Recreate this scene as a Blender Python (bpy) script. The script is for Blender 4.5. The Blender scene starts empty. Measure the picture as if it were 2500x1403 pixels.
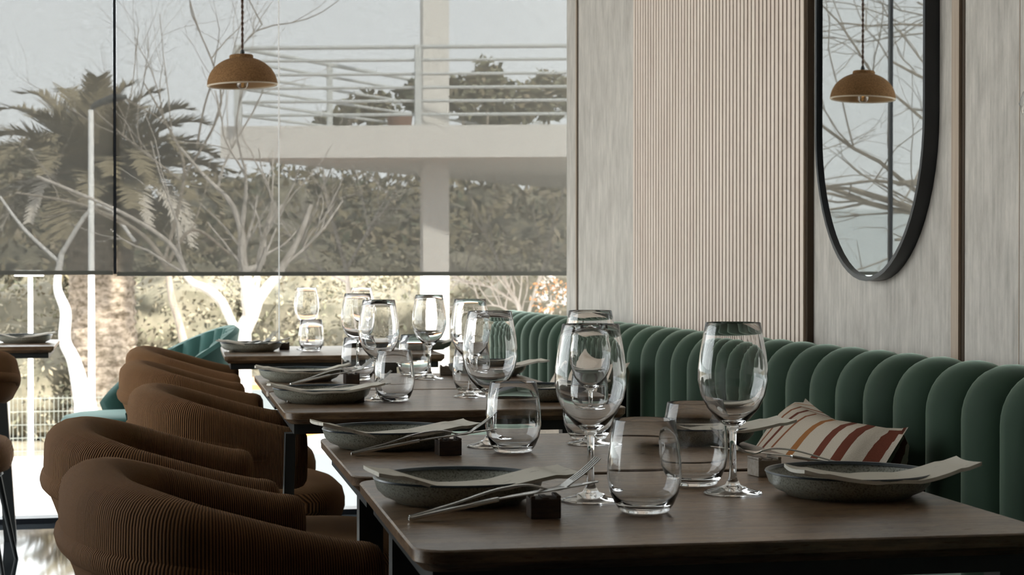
import bpy, bmesh, math, random
from mathutils import Vector, Matrix, noise
PI = math.pi
SC = bpy.context.scene
COL = SC.collection

# ------------------------------------------------------------------ camera
FPX, CXP, CYP, EYE = 4300.0, 1250.0, 701.5, 1.035
PSI, PIT = math.atan(950/FPX), math.atan(47.5/FPX)
FW = Vector((math.sin(PSI)*math.cos(PIT), math.cos(PSI)*math.cos(PIT), -math.sin(PIT)))
RT = Vector((math.cos(PSI), -math.sin(PSI), 0)); UP = RT.cross(FW)
CAM = Vector((0, 0, EYE))
cd = bpy.data.cameras.new('camera'); co = bpy.data.objects.new('camera', cd); COL.objects.link(co)
co.matrix_world = Matrix(((RT.x, UP.x, -FW.x, 0), (RT.y, UP.y, -FW.y, 0), (RT.z, UP.z, -FW.z, EYE), (0, 0, 0, 1)))
cd.sensor_width = 36.0; cd.lens = 36.0*FPX/2500.0; cd.clip_end = 2000; cd.clip_start = 0.02
cd.dof.use_dof = True; cd.dof.focus_distance = 2.9; cd.dof.aperture_fstop = 16.0
SC.camera = co
def ray(x, y): return FW + RT*((x-CXP)/FPX) - UP*((y-CYP)/FPX)
def PZ(x, y, z): r = ray(x, y); return CAM + r*((z-EYE)/r.z)
def PX(x, y, X): r = ray(x, y); return CAM + r*(X/r.x)
def PY(x, y, Y): r = ray(x, y); return CAM + r*(Y/r.y)
def PD(x, y, d): return CAM + ray(x, y)*d

# ------------------------------------------------------------------ world, sun, exposure
w = bpy.data.worlds.new('sky'); SC.world = w; w.use_nodes = True
wn = w.node_tree; wn.nodes.clear()
wo = wn.nodes.new('ShaderNodeOutputWorld'); bg = wn.nodes.new('ShaderNodeBackground')
tc = wn.nodes.new('ShaderNodeTexCoord'); sx = wn.nodes.new('ShaderNodeSeparateXYZ'); rp = wn.nodes.new('ShaderNodeValToRGB')
wn.links.new(tc.outputs['Generated'], sx.inputs[0]); wn.links.new(sx.outputs['Z'], rp.inputs[0])
wn.links.new(rp.outputs[0], bg.inputs[0]); wn.links.new(bg.outputs[0], wo.inputs[0])
rp.color_ramp.elements[0].position = 0.0; rp.color_ramp.elements[0].color = (0.90, 0.91, 0.93, 1)
rp.color_ramp.elements[1].position = 0.6; rp.color_ramp.elements[1].color = (0.80, 0.82, 0.88, 1)
bg.inputs[1].default_value = 3.6
sl = bpy.data.lights.new('sun', 'SUN'); so = bpy.data.objects.new('sun', sl); COL.objects.link(so)
sl.energy = 10.5; sl.angle = math.radians(3); sl.color = (1, .95, .87)
so.rotation_euler = (math.radians(48), 0, math.radians(28))
SC.view_settings.view_transform = 'Standard'; SC.view_settings.look = 'None'
SC.view_settings.exposure = 0.66; SC.view_settings.gamma = 1.0; SC.view_settings.use_curve_mapping = False
SC.cycles.use_denoising = True
SC.cycles.max_bounces = 18; SC.cycles.transparent_max_bounces = 24; SC.cycles.transmission_bounces = 18
SC.cycles.glossy_bounces = 5; SC.cycles.diffuse_bounces = 4
SC.cycles.caustics_reflective = False; SC.cycles.caustics_refractive = True
SC.cycles.sample_clamp_indirect = 6.0

# ------------------------------------------------------------------ material helpers
def mat(name, col=(.5, .5, .5), rough=.6, metal=0.0, spec=.5, **kw):
    m = bpy.data.materials.new(name); m.use_nodes = True
    b = m.node_tree.nodes['Principled BSDF']
    b.inputs['Base Color'].default_value = (*col, 1); b.inputs['Roughness'].default_value = rough
    b.inputs['Metallic'].default_value = metal; b.inputs['Specular IOR Level'].default_value = spec
    for k, v in kw.items(): b.inputs[k.replace('_', ' ')].default_value = v
    return m
def N(m, t, **kw):
    n = m.node_tree.nodes.new(t)
    for k, v in kw.items(): setattr(n, k, v)
    return n
def L(m, a, b): m.node_tree.links.new(a, b)
def B(m): return m.node_tree.nodes['Principled BSDF']
def coords(m, kind='Object', scale=(1, 1, 1)):
    t = N(m, 'ShaderNodeTexCoord'); mp = N(m, 'ShaderNodeMapping'); mp.inputs['Scale'].default_value = scale
    L(m, t.outputs[kind], mp.inputs[0]); return mp.outputs[0]
def noise_col(m, c1, c2, scale=8, st=(1, 1, 1), detail=6, p0=.35, p1=.65, kind='Object', rough=.6, c3=None, bump=0):
    v = coords(m, kind, st); n = N(m, 'ShaderNodeTexNoise'); n.inputs['Scale'].default_value = scale
    n.inputs['Detail'].default_value = detail; n.inputs['Roughness'].default_value = rough; L(m, v, n.inputs['Vector'])
    r = N(m, 'ShaderNodeValToRGB'); r.color_ramp.elements[0].position = p0; r.color_ramp.elements[1].position = p1
    r.color_ramp.elements[0].color = (*c1, 1); r.color_ramp.elements[1].color = (*c2, 1)
    if c3: e = r.color_ramp.elements.new((p0+p1)/2); e.color = (*c3, 1)
    L(m, n.outputs['Fac'], r.inputs[0]); L(m, r.outputs[0], B(m).inputs['Base Color'])
    if bump:
        bn = N(m, 'ShaderNodeBump'); bn.inputs['Strength'].default_value = bump; bn.inputs['Distance'].default_value = .002
        L(m, n.outputs['Fac'], bn.inputs['Height']); L(m, bn.outputs[0], B(m).inputs['Normal'])
    return n, r

M = {}
# laminate wall: grey beige, vertical streaks
m = M['laminate'] = mat('laminate', rough=.55, spec=.35)
n1, r1 = noise_col(m, (.42, .38, .335), (.64, .585, .525), scale=6, st=(1, 3.2, 1.1), detail=10, p0=.32, p1=.68, rough=.70, c3=(.53, .49, .44))
n2 = N(m, 'ShaderNodeTexNoise'); n2.inputs['Scale'].default_value = 60; n2.inputs['Detail'].default_value = 6
L(m, coords(m, 'Object', (1, 1.6, .12)), n2.inputs['Vector'])
mx = N(m, 'ShaderNodeMixRGB', blend_type='MULTIPLY'); mx.inputs[0].default_value = .55
rr = N(m, 'ShaderNodeValToRGB'); rr.color_ramp.elements[0].position = .3; rr.color_ramp.elements[0].color = (.62, .62, .60, 1); rr.color_ramp.elements[1].position = .6
L(m, n2.outputs[0], rr.inputs[0]); L(m, r1.outputs[0], mx.inputs[1]); L(m, rr.outputs[0], mx.inputs[2]); L(m, mx.outputs[0], B(m).inputs['Base Color'])
M['slat'] = mat('slat_wood', rough=.5, spec=.35); noise_col(M['slat'], (.66, .54, .455), (.78, .665, .57), 9, (1, 4, .35), 8)
M['slat_back'] = mat('slat_backing', (.055, .035, .02), .8)
M['trimwood'] = mat('trim_wood', rough=.5); noise_col(M['trimwood'], (.36, .27, .20), (.47, .37, .28), 12, (1, 8, .3), 8)
M['black'] = mat('black_metal', (.012, .014, .014), .45)
M['blackgloss'] = mat('black_frame', (.008, .010, .014), .35)
M['greymetal'] = mat('grey_metal', (.10, .11, .115), .4, .3)
M['mirror'] = mat('mirror_glass', (.86, .88, .87), .0, 1.0)
m = M['walnut'] = mat('table_wood', rough=.30, spec=.7)
noise_col(m, (.080, .044, .021), (.26, .165, .092), 6, (1.2, 9, 9), 10, .38, .63, rough=.70, c3=(.150, .095, .054))
n3 = N(m, 'ShaderNodeTexNoise'); n3.inputs['Scale'].default_value = 40; n3.inputs['Detail'].default_value = 5
L(m, coords(m, 'Object', (1, 12, 12)), n3.inputs['Vector'])
mr = N(m, 'ShaderNodeMapRange'); mr.inputs['To Min'].default_value = .21; mr.inputs['To Max'].default_value = .38
L(m, n3.outputs[0], mr.inputs[0]); L(m, mr.outputs[0], B(m).inputs['Roughness'])
bn = N(m, 'ShaderNodeBump'); bn.inputs['Strength'].default_value = .30; bn.inputs['Distance'].default_value = .001
L(m, n3.outputs[0], bn.inputs['Height']); L(m, bn.outputs[0], B(m).inputs['Normal'])
# corduroy: fine ribs along the u coordinate
def corduroy(name, c1, c2):
    m = mat(name, rough=.85, spec=.15, Sheen_Weight=.35, Sheen_Roughness=.4)
    B(m).inputs['Sheen Tint'].default_value = (.9, .55, .3, 1)
    uv = N(m, 'ShaderNodeTexCoord'); wv = N(m, 'ShaderNodeTexWave'); wv.wave_type = 'BANDS'; wv.bands_direction = 'X'
    wv.inputs['Scale'].default_value = 98.0; wv.inputs['Distortion'].default_value = .35; wv.inputs['Detail Scale'].default_value = 3
    L(m, uv.outputs['UV'], wv.inputs['Vector'])
    r = N(m, 'ShaderNodeValToRGB'); r.color_ramp.elements[0].color = (*c1, 1); r.color_ramp.elements[1].color = (*c2, 1)
    r.color_ramp.elements[0].position = .1; r.color_ramp.elements[1].position = .75
    nz = N(m, 'ShaderNodeTexNoise'); nz.inputs['Scale'].default_value = 14
    mx = N(m, 'ShaderNodeMixRGB', blend_type='MULTIPLY'); mx.inputs[0].default_value = .35
    L(m, uv.outputs['Object'], nz.inputs['Vector']); L(m, wv.outputs['Fac'], r.inputs[0])
    L(m, r.outputs[0], mx.inputs[1]); L(m, nz.outputs['Fac'], mx.inputs[2]); L(m, mx.outputs[0], B(m).inputs['Base Color'])
    bn = N(m, 'ShaderNodeBump'); bn.inputs['Strength'].default_value = .8; bn.inputs['Distance'].default_value = .0025
    L(m, wv.outputs['Fac'], bn.inputs['Height']); L(m, bn.outputs[0], B(m).inputs['Normal'])
    return m
M['cord'] = corduroy('brown_corduroy', (.050, .022, .008), (.28, .135, .054))
def velvet(name, c, tint, sheen=.9):
    m = mat(name, c, .75, spec=.2, Sheen_Weight=sheen, Sheen_Roughness=.35); B(m).inputs['Sheen Tint'].default_value = (*tint, 1)
    n = N(m, 'ShaderNodeTexNoise'); n.inputs['Scale'].default_value = 5; n.inputs['Detail'].default_value = 5
    L(m, coords(m), n.inputs['Vector']); r = N(m, 'ShaderNodeValToRGB')
    r.color_ramp.elements[0].position = .3; r.color_ramp.elements[1].position = .7
    r.color_ramp.elements[0].color = (*[k*.8 for k in c], 1); r.color_ramp.elements[1].color = (*[k*1.2 for k in c], 1)
    L(m, n.outputs[0], r.inputs[0]); L(m, r.outputs[0], B(m).inputs['Base Color']); return m
M['velvet'] = velvet('green_velvet', (.018, .038, .022), (.72, .90, .76), 1.0)
M['velvet2'] = velvet('teal_velvet', (.040, .105, .092), (.60, .78, .72), .7)
M['tile'] = mat('floor_tile', rough=.035, spec=.9, IOR=1.7); noise_col(M['tile'], (.012, .015, .018), (.05, .055, .058), 2.5, p0=.4, p1=.8)
M['ceiling'] = mat('ceiling_paint', (.80, .78, .75), .9)
M['plaster'] = mat('plaster', (.50, .47, .43), .9)
M['steel'] = mat('cutlery_steel', (.62, .61, .58), .22, 1.0)
m = M['stoneware'] = mat('stoneware', rough=.38, spec=.5); noise_col(m, (.11, .108, .085), (.34, .34, .285), 420, p0=.33, p1=.62, detail=2, c3=(.28, .282, .235))
M['rimglaze'] = mat('rim_glaze', (.020, .032, .042), .3)
m = M['napkin'] = mat('napkin_paper', rough=.9, spec=.1); nn, rr = noise_col(m, (.42, .39, .33), (.66, .62, .54), 55, (1, 2.2, 1), 4, .30, .42)
M['napkinw'] = mat('napkin_paper_pale', rough=.9, spec=.1); noise_col(M['napkinw'], (.48, .45, .39), (.74, .70, .62), 55, (1, 2.2, 1), 4, .27, .36)
M['block'] = mat('walnut_block', rough=.5); noise_col(M['block'], (.020, .013, .009), (.06, .036, .022), 40, (1, 4, 4))
M['blocklit'] = mat('walnut_block_lit', rough=.55); noise_col(M['blocklit'], (.22, .18, .14), (.34, .29, .24), 40, (1, 4, 4))  # dark wood rest lightened: light on its side is put into the colour
m = M['clay'] = mat('terracotta_shade', rough=.9, spec=.15); noise_col(m, (.135, .070, .028), (.235, .130, .058), 220, detail=2)
M['shadein'] = mat('shade_inside', (.42, .27, .14), .8)
M['shaderim'] = mat('shade_rim', (.60, .50, .38), .6)
M['cordcable'] = mat('twisted_cable', (.07, .035, .02), .8)
m = M['glass'] = bpy.data.materials.new('drinking_glass'); m.use_nodes = True; m.node_tree.nodes.clear()
g = m.node_tree.nodes.new('ShaderNodeBsdfGlass'); g.inputs['IOR'].default_value = 1.5; g.inputs['Roughness'].default_value = 0; g.inputs['Color'].default_value = (1, 1, 1, 1)
o = m.node_tree.nodes.new('ShaderNodeOutputMaterial'); m.node_tree.links.new(g.outputs[0], o.inputs[0])
def pane_mat(name, tint=(.93, .95, .94), gl=.06):
    m = bpy.data.materials.new(name); m.use_nodes = True; nt = m.node_tree; nt.nodes.clear()
    t = nt.nodes.new('ShaderNodeBsdfTransparent'); t.inputs[0].default_value = (*tint, 1)
    g = nt.nodes.new('ShaderNodeBsdfGlossy'); g.inputs['Roughness'].default_value = 0
    mx = nt.nodes.new('ShaderNodeMixShader'); mx.inputs[0].default_value = gl
    o = nt.nodes.new('ShaderNodeOutputMaterial')
    nt.links.new(t.outputs[0], mx.inputs[1]); nt.links.new(g.outputs[0], mx.inputs[2]); nt.links.new(mx.outputs[0], o.inputs[0]); return m
M['pane'] = pane_mat('window_glass')
M['bulb'] = pane_mat('bulb_glass', (.97, .95, .9), .18)
M['filament'] = mat('filament', (.9, .45, .1), .5); B(M['filament']).inputs['Emission Color'].default_value = (1, .5, .12, 1); B(M['filament']).inputs['Emission Strength'].default_value = 1.2
# roller blind screen fabric: open weave that lets part of the light straight through
def screen(name, T):
    m = bpy.data.materials.new(name); m.use_nodes = True; nt = m.node_tree; nt.nodes.clear()
    tcn = nt.nodes.new('ShaderNodeTexCoord')
    def wv(sc, st):
        mp = nt.nodes.new('ShaderNodeMapping'); mp.inputs['Scale'].default_value = st; nt.links.new(tcn.outputs['Object'], mp.inputs[0])
        n = nt.nodes.new('ShaderNodeTexNoise'); n.inputs['Scale'].default_value = sc; n.inputs['Detail'].default_value = 2; nt.links.new(mp.outputs[0], n.inputs['Vector']); return n
    a = wv(420, (.08, .08, 1)); b = wv(420, (1, 1, .12))
    ad = nt.nodes.new('ShaderNodeMath'); ad.operation = 'ADD'; nt.links.new(a.outputs[0], ad.inputs[0]); nt.links.new(b.outputs[0], ad.inputs[1])
    mr = nt.nodes.new('ShaderNodeMapRange'); mr.inputs['From Min'].default_value = .6; mr.inputs['From Max'].default_value = 1.4
    mr.inputs['To Min'].default_value = T*.72; mr.inputs['To Max'].default_value = T*1.28; nt.links.new(ad.outputs[0], mr.inputs[0])
    t = nt.nodes.new('ShaderNodeBsdfTransparent'); t.inputs[0].default_value = (1, 1, 1, 1)
    d = nt.nodes.new('ShaderNodeBsdfDiffuse'); d.inputs[0].default_value = (.085, .082, .072, 1)
    tl = nt.nodes.new('ShaderNodeBsdfTranslucent'); tl.inputs[0].default_value = (.020, .019, .017, 1)
    ds = nt.nodes.new('ShaderNodeAddShader'); nt.links.new(d.outputs[0], ds.inputs[0]); nt.links.new(tl.outputs[0], ds.inputs[1])
    mx = nt.nodes.new('ShaderNodeMixShader'); nt.links.new(mr.outputs[0], mx.inputs[0]); nt.links.new(ds.outputs[0], mx.inputs[1]); nt.links.new(t.outputs[0], mx.inputs[2])
    o = nt.nodes.new('ShaderNodeOutputMaterial'); nt.links.new(mx.outputs[0], o.inputs[0]); return m
M['screen'] = screen('blind_fabric', .132)
M['blindbar'] = mat('blind_bar', (.085, .082, .068), .6)
m = M['stripe'] = mat('striped_cotton', rough=.95, spec=.1)
uv = N(m, 'ShaderNodeTexCoord'); sp = N(m, 'ShaderNodeSeparateXYZ'); r = N(m, 'ShaderNodeValToRGB'); r.color_ramp.interpolation = 'CONSTANT'
wn_ = N(m, 'ShaderNodeTexNoise'); wn_.inputs['Scale'].default_value = 260; L(m, uv.outputs['UV'], wn_.inputs['Vector'])
cream, rust, brick = (.62, .54, .44, 1), (.27, .10, .045, 1), (.17, .050, .030, 1)
els = [(0, cream), (.10, (.42, .24, .14, 1)), (.115, cream), (.20, rust), (.225, cream), (.29, brick), (.32, cream), (.38, rust), (.40, cream), (.55, (.36, .15, .05, 1)), (.60, cream), (.735, brick), (.785, cream), (.85, brick), (.90, cream), (.96, brick), (.985, cream)]
r.color_ramp.elements[0].color = cream; r.color_ramp.elements[1].position = els[1][0]; r.color_ramp.elements[1].color = els[1][1]
for p_, c_ in els[2:]:
    e = r.color_ramp.elements.new(p_); e.color = c_
L(m, uv.outputs['UV'], sp.inputs[0]); L(m, sp.outputs[0], r.inputs[0])
mx = N(m, 'ShaderNodeMixRGB', blend_type='MULTIPLY'); mx.inputs[0].default_value = .5
L(m, r.outputs[0], mx.inputs[1]); L(m, wn_.outputs[0], mx.inputs[2]); L(m, mx.outputs[0], B(m).inputs['Base Color'])
bn = N(m, 'ShaderNodeBump'); bn.inputs['Strength'].default_value = .5; bn.inputs['Distance'].default_value = .002; L(m, wn_.outputs[0], bn.inputs['Height']); L(m, bn.outputs[0], B(m).inputs['Normal'])
M['cream'] = mat('plain_cotton', rough=.95, spec=.1); noise_col(M['cream'], (.44, .37, .30), (.55, .47, .39), 150)
# outside
M['ground'] = mat('pale_paving', rough=.9); noise_col(M['ground'], (.40, .385, .36), (.50, .485, .46), 1.2)
M['bank'] = mat('dry_bank', rough=1); noise_col(M['bank'], (.12, .10, .07), (.30, .26, .19), 1.1, detail=8)
M['render'] = mat('white_render', (.62, .59, .55), .9)
M['rail'] = mat('white_rail', (.47, .48, .47), .5)
M['post'] = mat('white_post', (.82, .81, .79), .6)
M['bark'] = mat('pale_bark', rough=1); noise_col(M['bark'], (.30, .26, .22), (.50, .45, .41), 6, (3, 3, .8))
M['bark2'] = mat('brown_bark', rough=1); noise_col(M['bark2'], (.16, .13, .10), (.28, .24, .20), 6, (3, 3, .8))
M['whitetrunk'] = mat('whitewashed_trunk', (.52, .50, .48), .9)
M['palmtrunk'] = mat('palm_trunk', rough=1); noise_col(M['palmtrunk'], (.10, .075, .05), (.36, .29, .23), 9, (1, 1, 1.6), 6)
M['leafA'] = mat('scrub_leaf', (.18, .150, .095), .9, spec=.15)
M['leafB'] = mat('dry_leaf', (.25, .205, .145), .9, spec=.15)
M['leafC'] = mat('dark_leaf', (.085, .090, .060), .9, spec=.15)
M['frond'] = mat('palm_frond', (.20, .165, .105), .8, spec=.2)
M['deadfrond'] = mat('dead_frond', (.50, .45, .39), .9)
M['leafD'] = mat('straw_leaf', (.27, .235, .17), .9, spec=.1); M['leafE'] = mat('pale_leaf', (.20, .19, .13), .9, spec=.1)
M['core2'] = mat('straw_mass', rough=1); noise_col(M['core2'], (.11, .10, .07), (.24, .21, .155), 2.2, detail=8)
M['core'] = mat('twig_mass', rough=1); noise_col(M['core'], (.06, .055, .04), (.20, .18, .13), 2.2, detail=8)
M['carwhite'] = mat('white_car_paint', (.78, .78, .77), .25)
M['carorange'] = mat('orange_car_paint', (.70, .22, .06), .3)
M['carglass'] = mat('car_window', (.12, .13, .13), .08)
M['tyre'] = mat('tyre', (.02, .02, .02), .8)
M['pot'] = mat('clay_pot', (.18, .10, .07), .9)
M['fence'] = mat('fence_wire', (.30, .31, .27), .7)
M['sea'] = mat('far_hill', (.40, .43, .44), 1)  # distance haze is mixed into this pale base colour
M['orangeleaf'] = mat('orange_leaf', (.62, .30, .12), .9)

# ------------------------------------------------------------------ mesh helpers
class MB:
    def __init__(s): s.v = []; s.f = []; s.uv = []; s.mi = []; s.cur = 0
    def add(s, vs, fs, uvs=None):
        o = len(s.v); s.v += [tuple(x) for x in vs]
        for k, f in enumerate(fs):
            s.f.append([o+i for i in f]); s.uv.append(uvs[k] if uvs else None); s.mi.append(s.cur)
    def box(s, a, b, rot=0, piv=None):
        x0, y0, z0 = a; x1, y1, z1 = b
        vs = [(x0, y0, z0), (x1, y0, z0), (x1, y1, z0), (x0, y1, z0), (x0, y0, z1), (x1, y0, z1), (x1, y1, z1), (x0, y1, z1)]
        s.add(vs, [(0, 3, 2, 1), (4, 5, 6, 7), (0, 1, 5, 4), (1, 2, 6, 5), (2, 3, 7, 6), (3, 0, 4, 7)])
    def lathe(s, prof, n=48, c=(0, 0, 0), close=False):
        rings = []; vs = []; fs = []
        for (r, z) in prof:
            if r < 1e-6: rings.append([len(vs)]); vs.append((c[0], c[1], c[2]+z))
            else:
                rings.append(list(range(len(vs), len(vs)+n)))
                vs += [(c[0]+r*math.cos(2*PI*k/n), c[1]+r*math.sin(2*PI*k/n), c[2]+z) for k in range(n)]
        prs = list(zip(rings, rings[1:])) + ([(rings[-1], rings[0])] if close else [])
        for a, b in prs:
            for k in range(n):
                k2 = (k+1) % n
                if len(a) == 1 and len(b) == 1: continue
                if len(a) == 1: fs.append((a[0], b[k2], b[k]))
                elif len(b) == 1: fs.append((a[k], a[k2], b[0]))
                else: fs.append((a[k], a[k2], b[k2], b[k]))
        s.add(vs, fs)
    def tube(s, pts, rad, n=10, caps=True):
        pts = [Vector(p) for p in pts]
        if not isinstance(rad, (list, tuple)): rad = [rad]*len(pts)
        t0 = (pts[1]-pts[0]).normalized(); up = Vector((0, 0, 1)) if abs(t0.z) < .9 else Vector((1, 0, 0))
        u = t0.cross(up).normalized(); vs = []; fs = []
        for i, p in enumerate(pts):
            t = ((pts[min(i+1, len(pts)-1)]-pts[max(i-1, 0)])).normalized()
            u = (u - t*u.dot(t)).normalized(); v = t.cross(u)
            for k in range(n):
                a = 2*PI*k/n; vs.append(p+(u*math.cos(a)+v*math.sin(a))*rad[i])
        for i in range(len(pts)-1):
            for k in range(n):
                k2 = (k+1) % n; fs.append((i*n+k, i*n+k2, (i+1)*n+k2, (i+1)*n+k))
        if caps: fs.append(tuple(reversed(range(n)))); fs.append(tuple(range((len(pts)-1)*n, len(pts)*n)))
        s.add(vs, fs)
    def sweep(s, secs, closed=False, caps=True, us=None):
        n = len(secs[0]); vs = [p for sec in secs for p in sec]; fs = []; uvs = []
        m = len(secs); prs = [(i, i+1) for i in range(m-1)] + ([(m-1, 0)] if closed else [])
        for i, j in prs:
            for k in range(n):
                k2 = (k+1) % n; fs.append((i*n+k, i*n+k2, j*n+k2, j*n+k))
                if us: uvs.append([(us[i], k/n), (us[i], (k+1)/n), (us[j], (k+1)/n), (us[j], k/n)])
        if caps and not closed:
            fs.append(tuple(reversed(range(n)))); fs.append(tuple(range((m-1)*n, m*n)))
            if us: uvs.append([(us[0], 0)]*n); uvs.append([(us[-1], 0)]*n)
        s.add(vs, fs, uvs if us else None)
    def grid(s, P, uvf=None):
        a = len(P); b = len(P[0]); vs = [p for r_ in P for p in r_]; fs = []; uvs = []
        for i in range(a-1):
            for j in range(b-1):
                fs.append((i*b+j, i*b+j+1, (i+1)*b+j+1, (i+1)*b+j))
                if uvf: uvs.append([uvf(i, j), uvf(i, j+1), uvf(i+1, j+1), uvf(i+1, j)])
        s.add(vs, fs, uvs if uvf else None)
    def build(s, name, m, parent=None, smooth=True, angle=40, bevel=0, loc=None):
        me = bpy.data.meshes.new(name); me.from_pydata(s.v, [], s.f)
        for q in (m if isinstance(m, (list, tuple)) else [m]): me.materials.append(q)
        if any(u for u in s.uv):
            ul = me.uv_layers.new(name='UVMap'); k = 0
            for p, u in zip(me.polygons, s.uv):
                for c in range(p.loop_total): ul.data[p.loop_start+c].uv = u[c] if u else (0, 0)
        me.polygons.foreach_set('material_index', s.mi)
        bm = bmesh.new(); bm.from_mesh(me); bmesh.ops.recalc_face_normals(bm, faces=bm.faces)
        if bevel:
            bmesh.ops.bevel(bm, geom=[e for e in bm.edges if len(e.link_faces) == 2 and e.calc_face_angle(0) > .6], offset=bevel, segments=2, affect='EDGES', profile=.6)
        for f_ in bm.faces: f_.smooth = smooth
        if smooth:
            for e in bm.edges:
                if len(e.link_faces) == 2 and e.calc_face_angle(0) > math.radians(angle): e.smooth = False
        bm.to_mesh(me); bm.free()
        ob = bpy.data.objects.new(name, me); COL.objects.link(ob)
        if parent: ob.parent = parent
        if loc is not None: ob.location = loc
        return ob
def tag(o, label=None, cat=None, group=None, kind=None):
    if label: o['label'] = label
    if cat: o['category'] = cat
    if group: o['group'] = group
    if kind: o['kind'] = kind
    return o
def thing(name, loc=(0, 0, 0), rz=0.0, label=None, cat=None, group=None):
    o = bpy.data.objects.new(name, None); COL.objects.link(o); o.location = loc; o.rotation_euler = (0, 0, rz); o.empty_display_size = .1
    return tag(o, label, cat, group)
def kids(o): return [c for c in bpy.data.objects if c.parent == o]
def dup(root, loc, rz, label, group=None):
    def cp(o, par):
        c = o.copy(); COL.objects.link(c); c.parent = par
        for ch in kids(o): cp(ch, c)
        return c
    r = cp(root, None); r.location = loc; r.rotation_euler = (0, 0, rz); r['label'] = label
    if group: r['group'] = group
    return r
def struct(mb, name, m, **kw): return tag(mb.build(name, m, **kw), kind='structure')
def bez(pts, n=8):
    # Catmull-Rom through the points
    P = [Vector(p) for p in pts]; out = []
    for i in range(len(P)-1):
        p0 = P[max(i-1, 0)]; p1 = P[i]; p2 = P[i+1]; p3 = P[min(i+2, len(P)-1)]
        for k in range(n):
            t = k/n; out.append(.5*((2*p1)+(p2-p0)*t+(2*p0-5*p1+4*p2-p3)*t*t+(3*p1-p0-3*p2+p3)*t**3))
    out.append(P[-1]); return out
def lerp(a, b, t): return a+(b-a)*t
def sstep(t): t = max(0, min(1, t)); return t*t*(3-2*t)

# ------------------------------------------------------------------ room shell
XW, YWIN, XL, YB, HC = 1.70, 7.42, -2.7, -4.0, 3.1
YE = 6.70                                    # end of the panelled wall
q = MB(); q.box((XL-.2, YB, -.12), (XW+.8, YWIN+.16, 0)); struct(q, 'floor', M['tile'], smooth=False)
q = MB(); q.box((XL-.2, YB, HC), (XW+.8, YWIN+.16, HC+.2)); struct(q, 'ceiling', M['ceiling'], smooth=False)
q = MB(); q.box((XW, YB, 0), (XW+.16, YE, HC)); struct(q, 'wall_right', M['laminate'], smooth=False)
q = MB(); q.box((XL, YB-.16, 0), (XW+.16, YB, HC)); struct(q, 'wall_back', M['plaster'], smooth=False)
q = MB(); q.box((XL-.16, YB-.16, 0), (XL, 2.4, HC)); struct(q, 'wall_left', M['plaster'], smooth=False)
# seams and strips on the right wall
yA = PX(1411, 400, XW).y
q = MB(); q.box((XW-.0015, yA-.008, 0), (XW, yA+.008, HC)); struct(q, 'trim_1', M['slat_back'], smooth=False)
q = MB(); q.box((XW-.004, yA+.008, 0), (XW, yA+.024, HC)); struct(q, 'trim_2', M['trimwood'], smooth=False)
yB1, yB0, yB2 = PX(2331, 400, XW).y, PX(2349, 400, XW).y, PX(2356, 400, XW).y
q = MB(); q.box((XW-.008, yB0, 0), (XW, yB1, HC)); struct(q, 'trim_3', M['trimwood'], smooth=False)
q = MB(); q.box((XW-.0015, yB2, 0), (XW, yB0, HC)); struct(q, 'trim_4', M['slat_back'], smooth=False)
yC = PX(2489, 400, XW).y
q = MB(); q.box((XW-.0008, yC-.0012, 0), (XW, yC+.0012, HC)); struct(q, 'trim_5', M['trimwood'], smooth=False)
# slatted panel
t = thing('slat_panel', (XW-.001, 5.0, 0), 0, 'tall pinkish wood slat panel with fine vertical grooves above the green bench', 'wall panel')
y1, y0 = PX(1547, 400, XW-.02).y-5.0, PX(1965, 400, XW-.02).y-5.0
q = MB(); q.box((-.017, y0-.012, .5), (0, y1+.003, HC)); q.build('backing', M['slat_back'], t, smooth=False)
NS = 52; pit = (y1-y0)/NS
q = MB()
for k in range(NS): q.box((-.022, y0+k*pit+pit*.15, .5), (-.017, y0+(k+1)*pit-pit*.15, HC))
tag(q.build('slats', M['slat'], t, smooth=False), 'pale pinkish wooden slats')
q = MB(); q.box((-.024, y0-.004, .5), (0, y0+.0, HC)); q.build('edge_strip', M['trimwood'], t, smooth=False)

# windows ------------------------------------------------------------
def window(idx, x0, x1, y0, y1, joints, mull):
    # x0==x1: glass runs along y ; else along x
    fr = MB(); gl = MB(); jt = MB()
    alongx = (y0 == y1)
    def bx(mb, a0, a1, z0, z1, th, off=0):
        if alongx: mb.box((a0, y0-th/2+off, z0), (a1, y0+th/2+off, z1))
        else: mb.box((x0-th/2+off, a0, z0), (x0+th/2+off, a1, z1))
    a0, a1 = (x0, x1) if alongx else (y0, y1)
    bx(fr, a0, a1, 0, .022, .10); bx(fr, a0, a1, HC-.08, HC, .10)
    for c in mull: bx(fr, c-.017, c+.017, .022, HC-.08, .034)
    ob = struct(fr, 'window_%d' % idx, M['blackgloss'], smooth=False)
    cs = sorted([a0]+list(joints)+list(mull)+[a1])
    for u, v in zip(cs, cs[1:]):
        g = MB(); bx(g, u+.003, v-.003, .022, HC-.08, .010); g.build('pane', M['pane'], ob, smooth=False)
    for c in joints:
        g = MB(); bx(g, c-.0035, c+.0035, .022, HC-.08, .014); tag(g.build('glass_joint', M['post'], ob, smooth=False), 'thin white glass joint')
    return ob
xm = PY(280, 500, YWIN).x; xj = PY(681, 600, YWIN).x
window(1, XL, XW+.6, YWIN, YWIN, [xm-1.35], [])
window(2, XL, XL, 2.4, YWIN, [4.0, 5.7], [2.42])  # unseen left window, added and sized to bring daylight into the room
window(3, XW+.6, XW+.6, YE, YWIN, [], [])
q = MB(); q.box((XW+.16, YE-.1, 0), (XW+.66, YE, HC)); struct(q, 'wall_jamb', M['plaster'], smooth=False)

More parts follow.
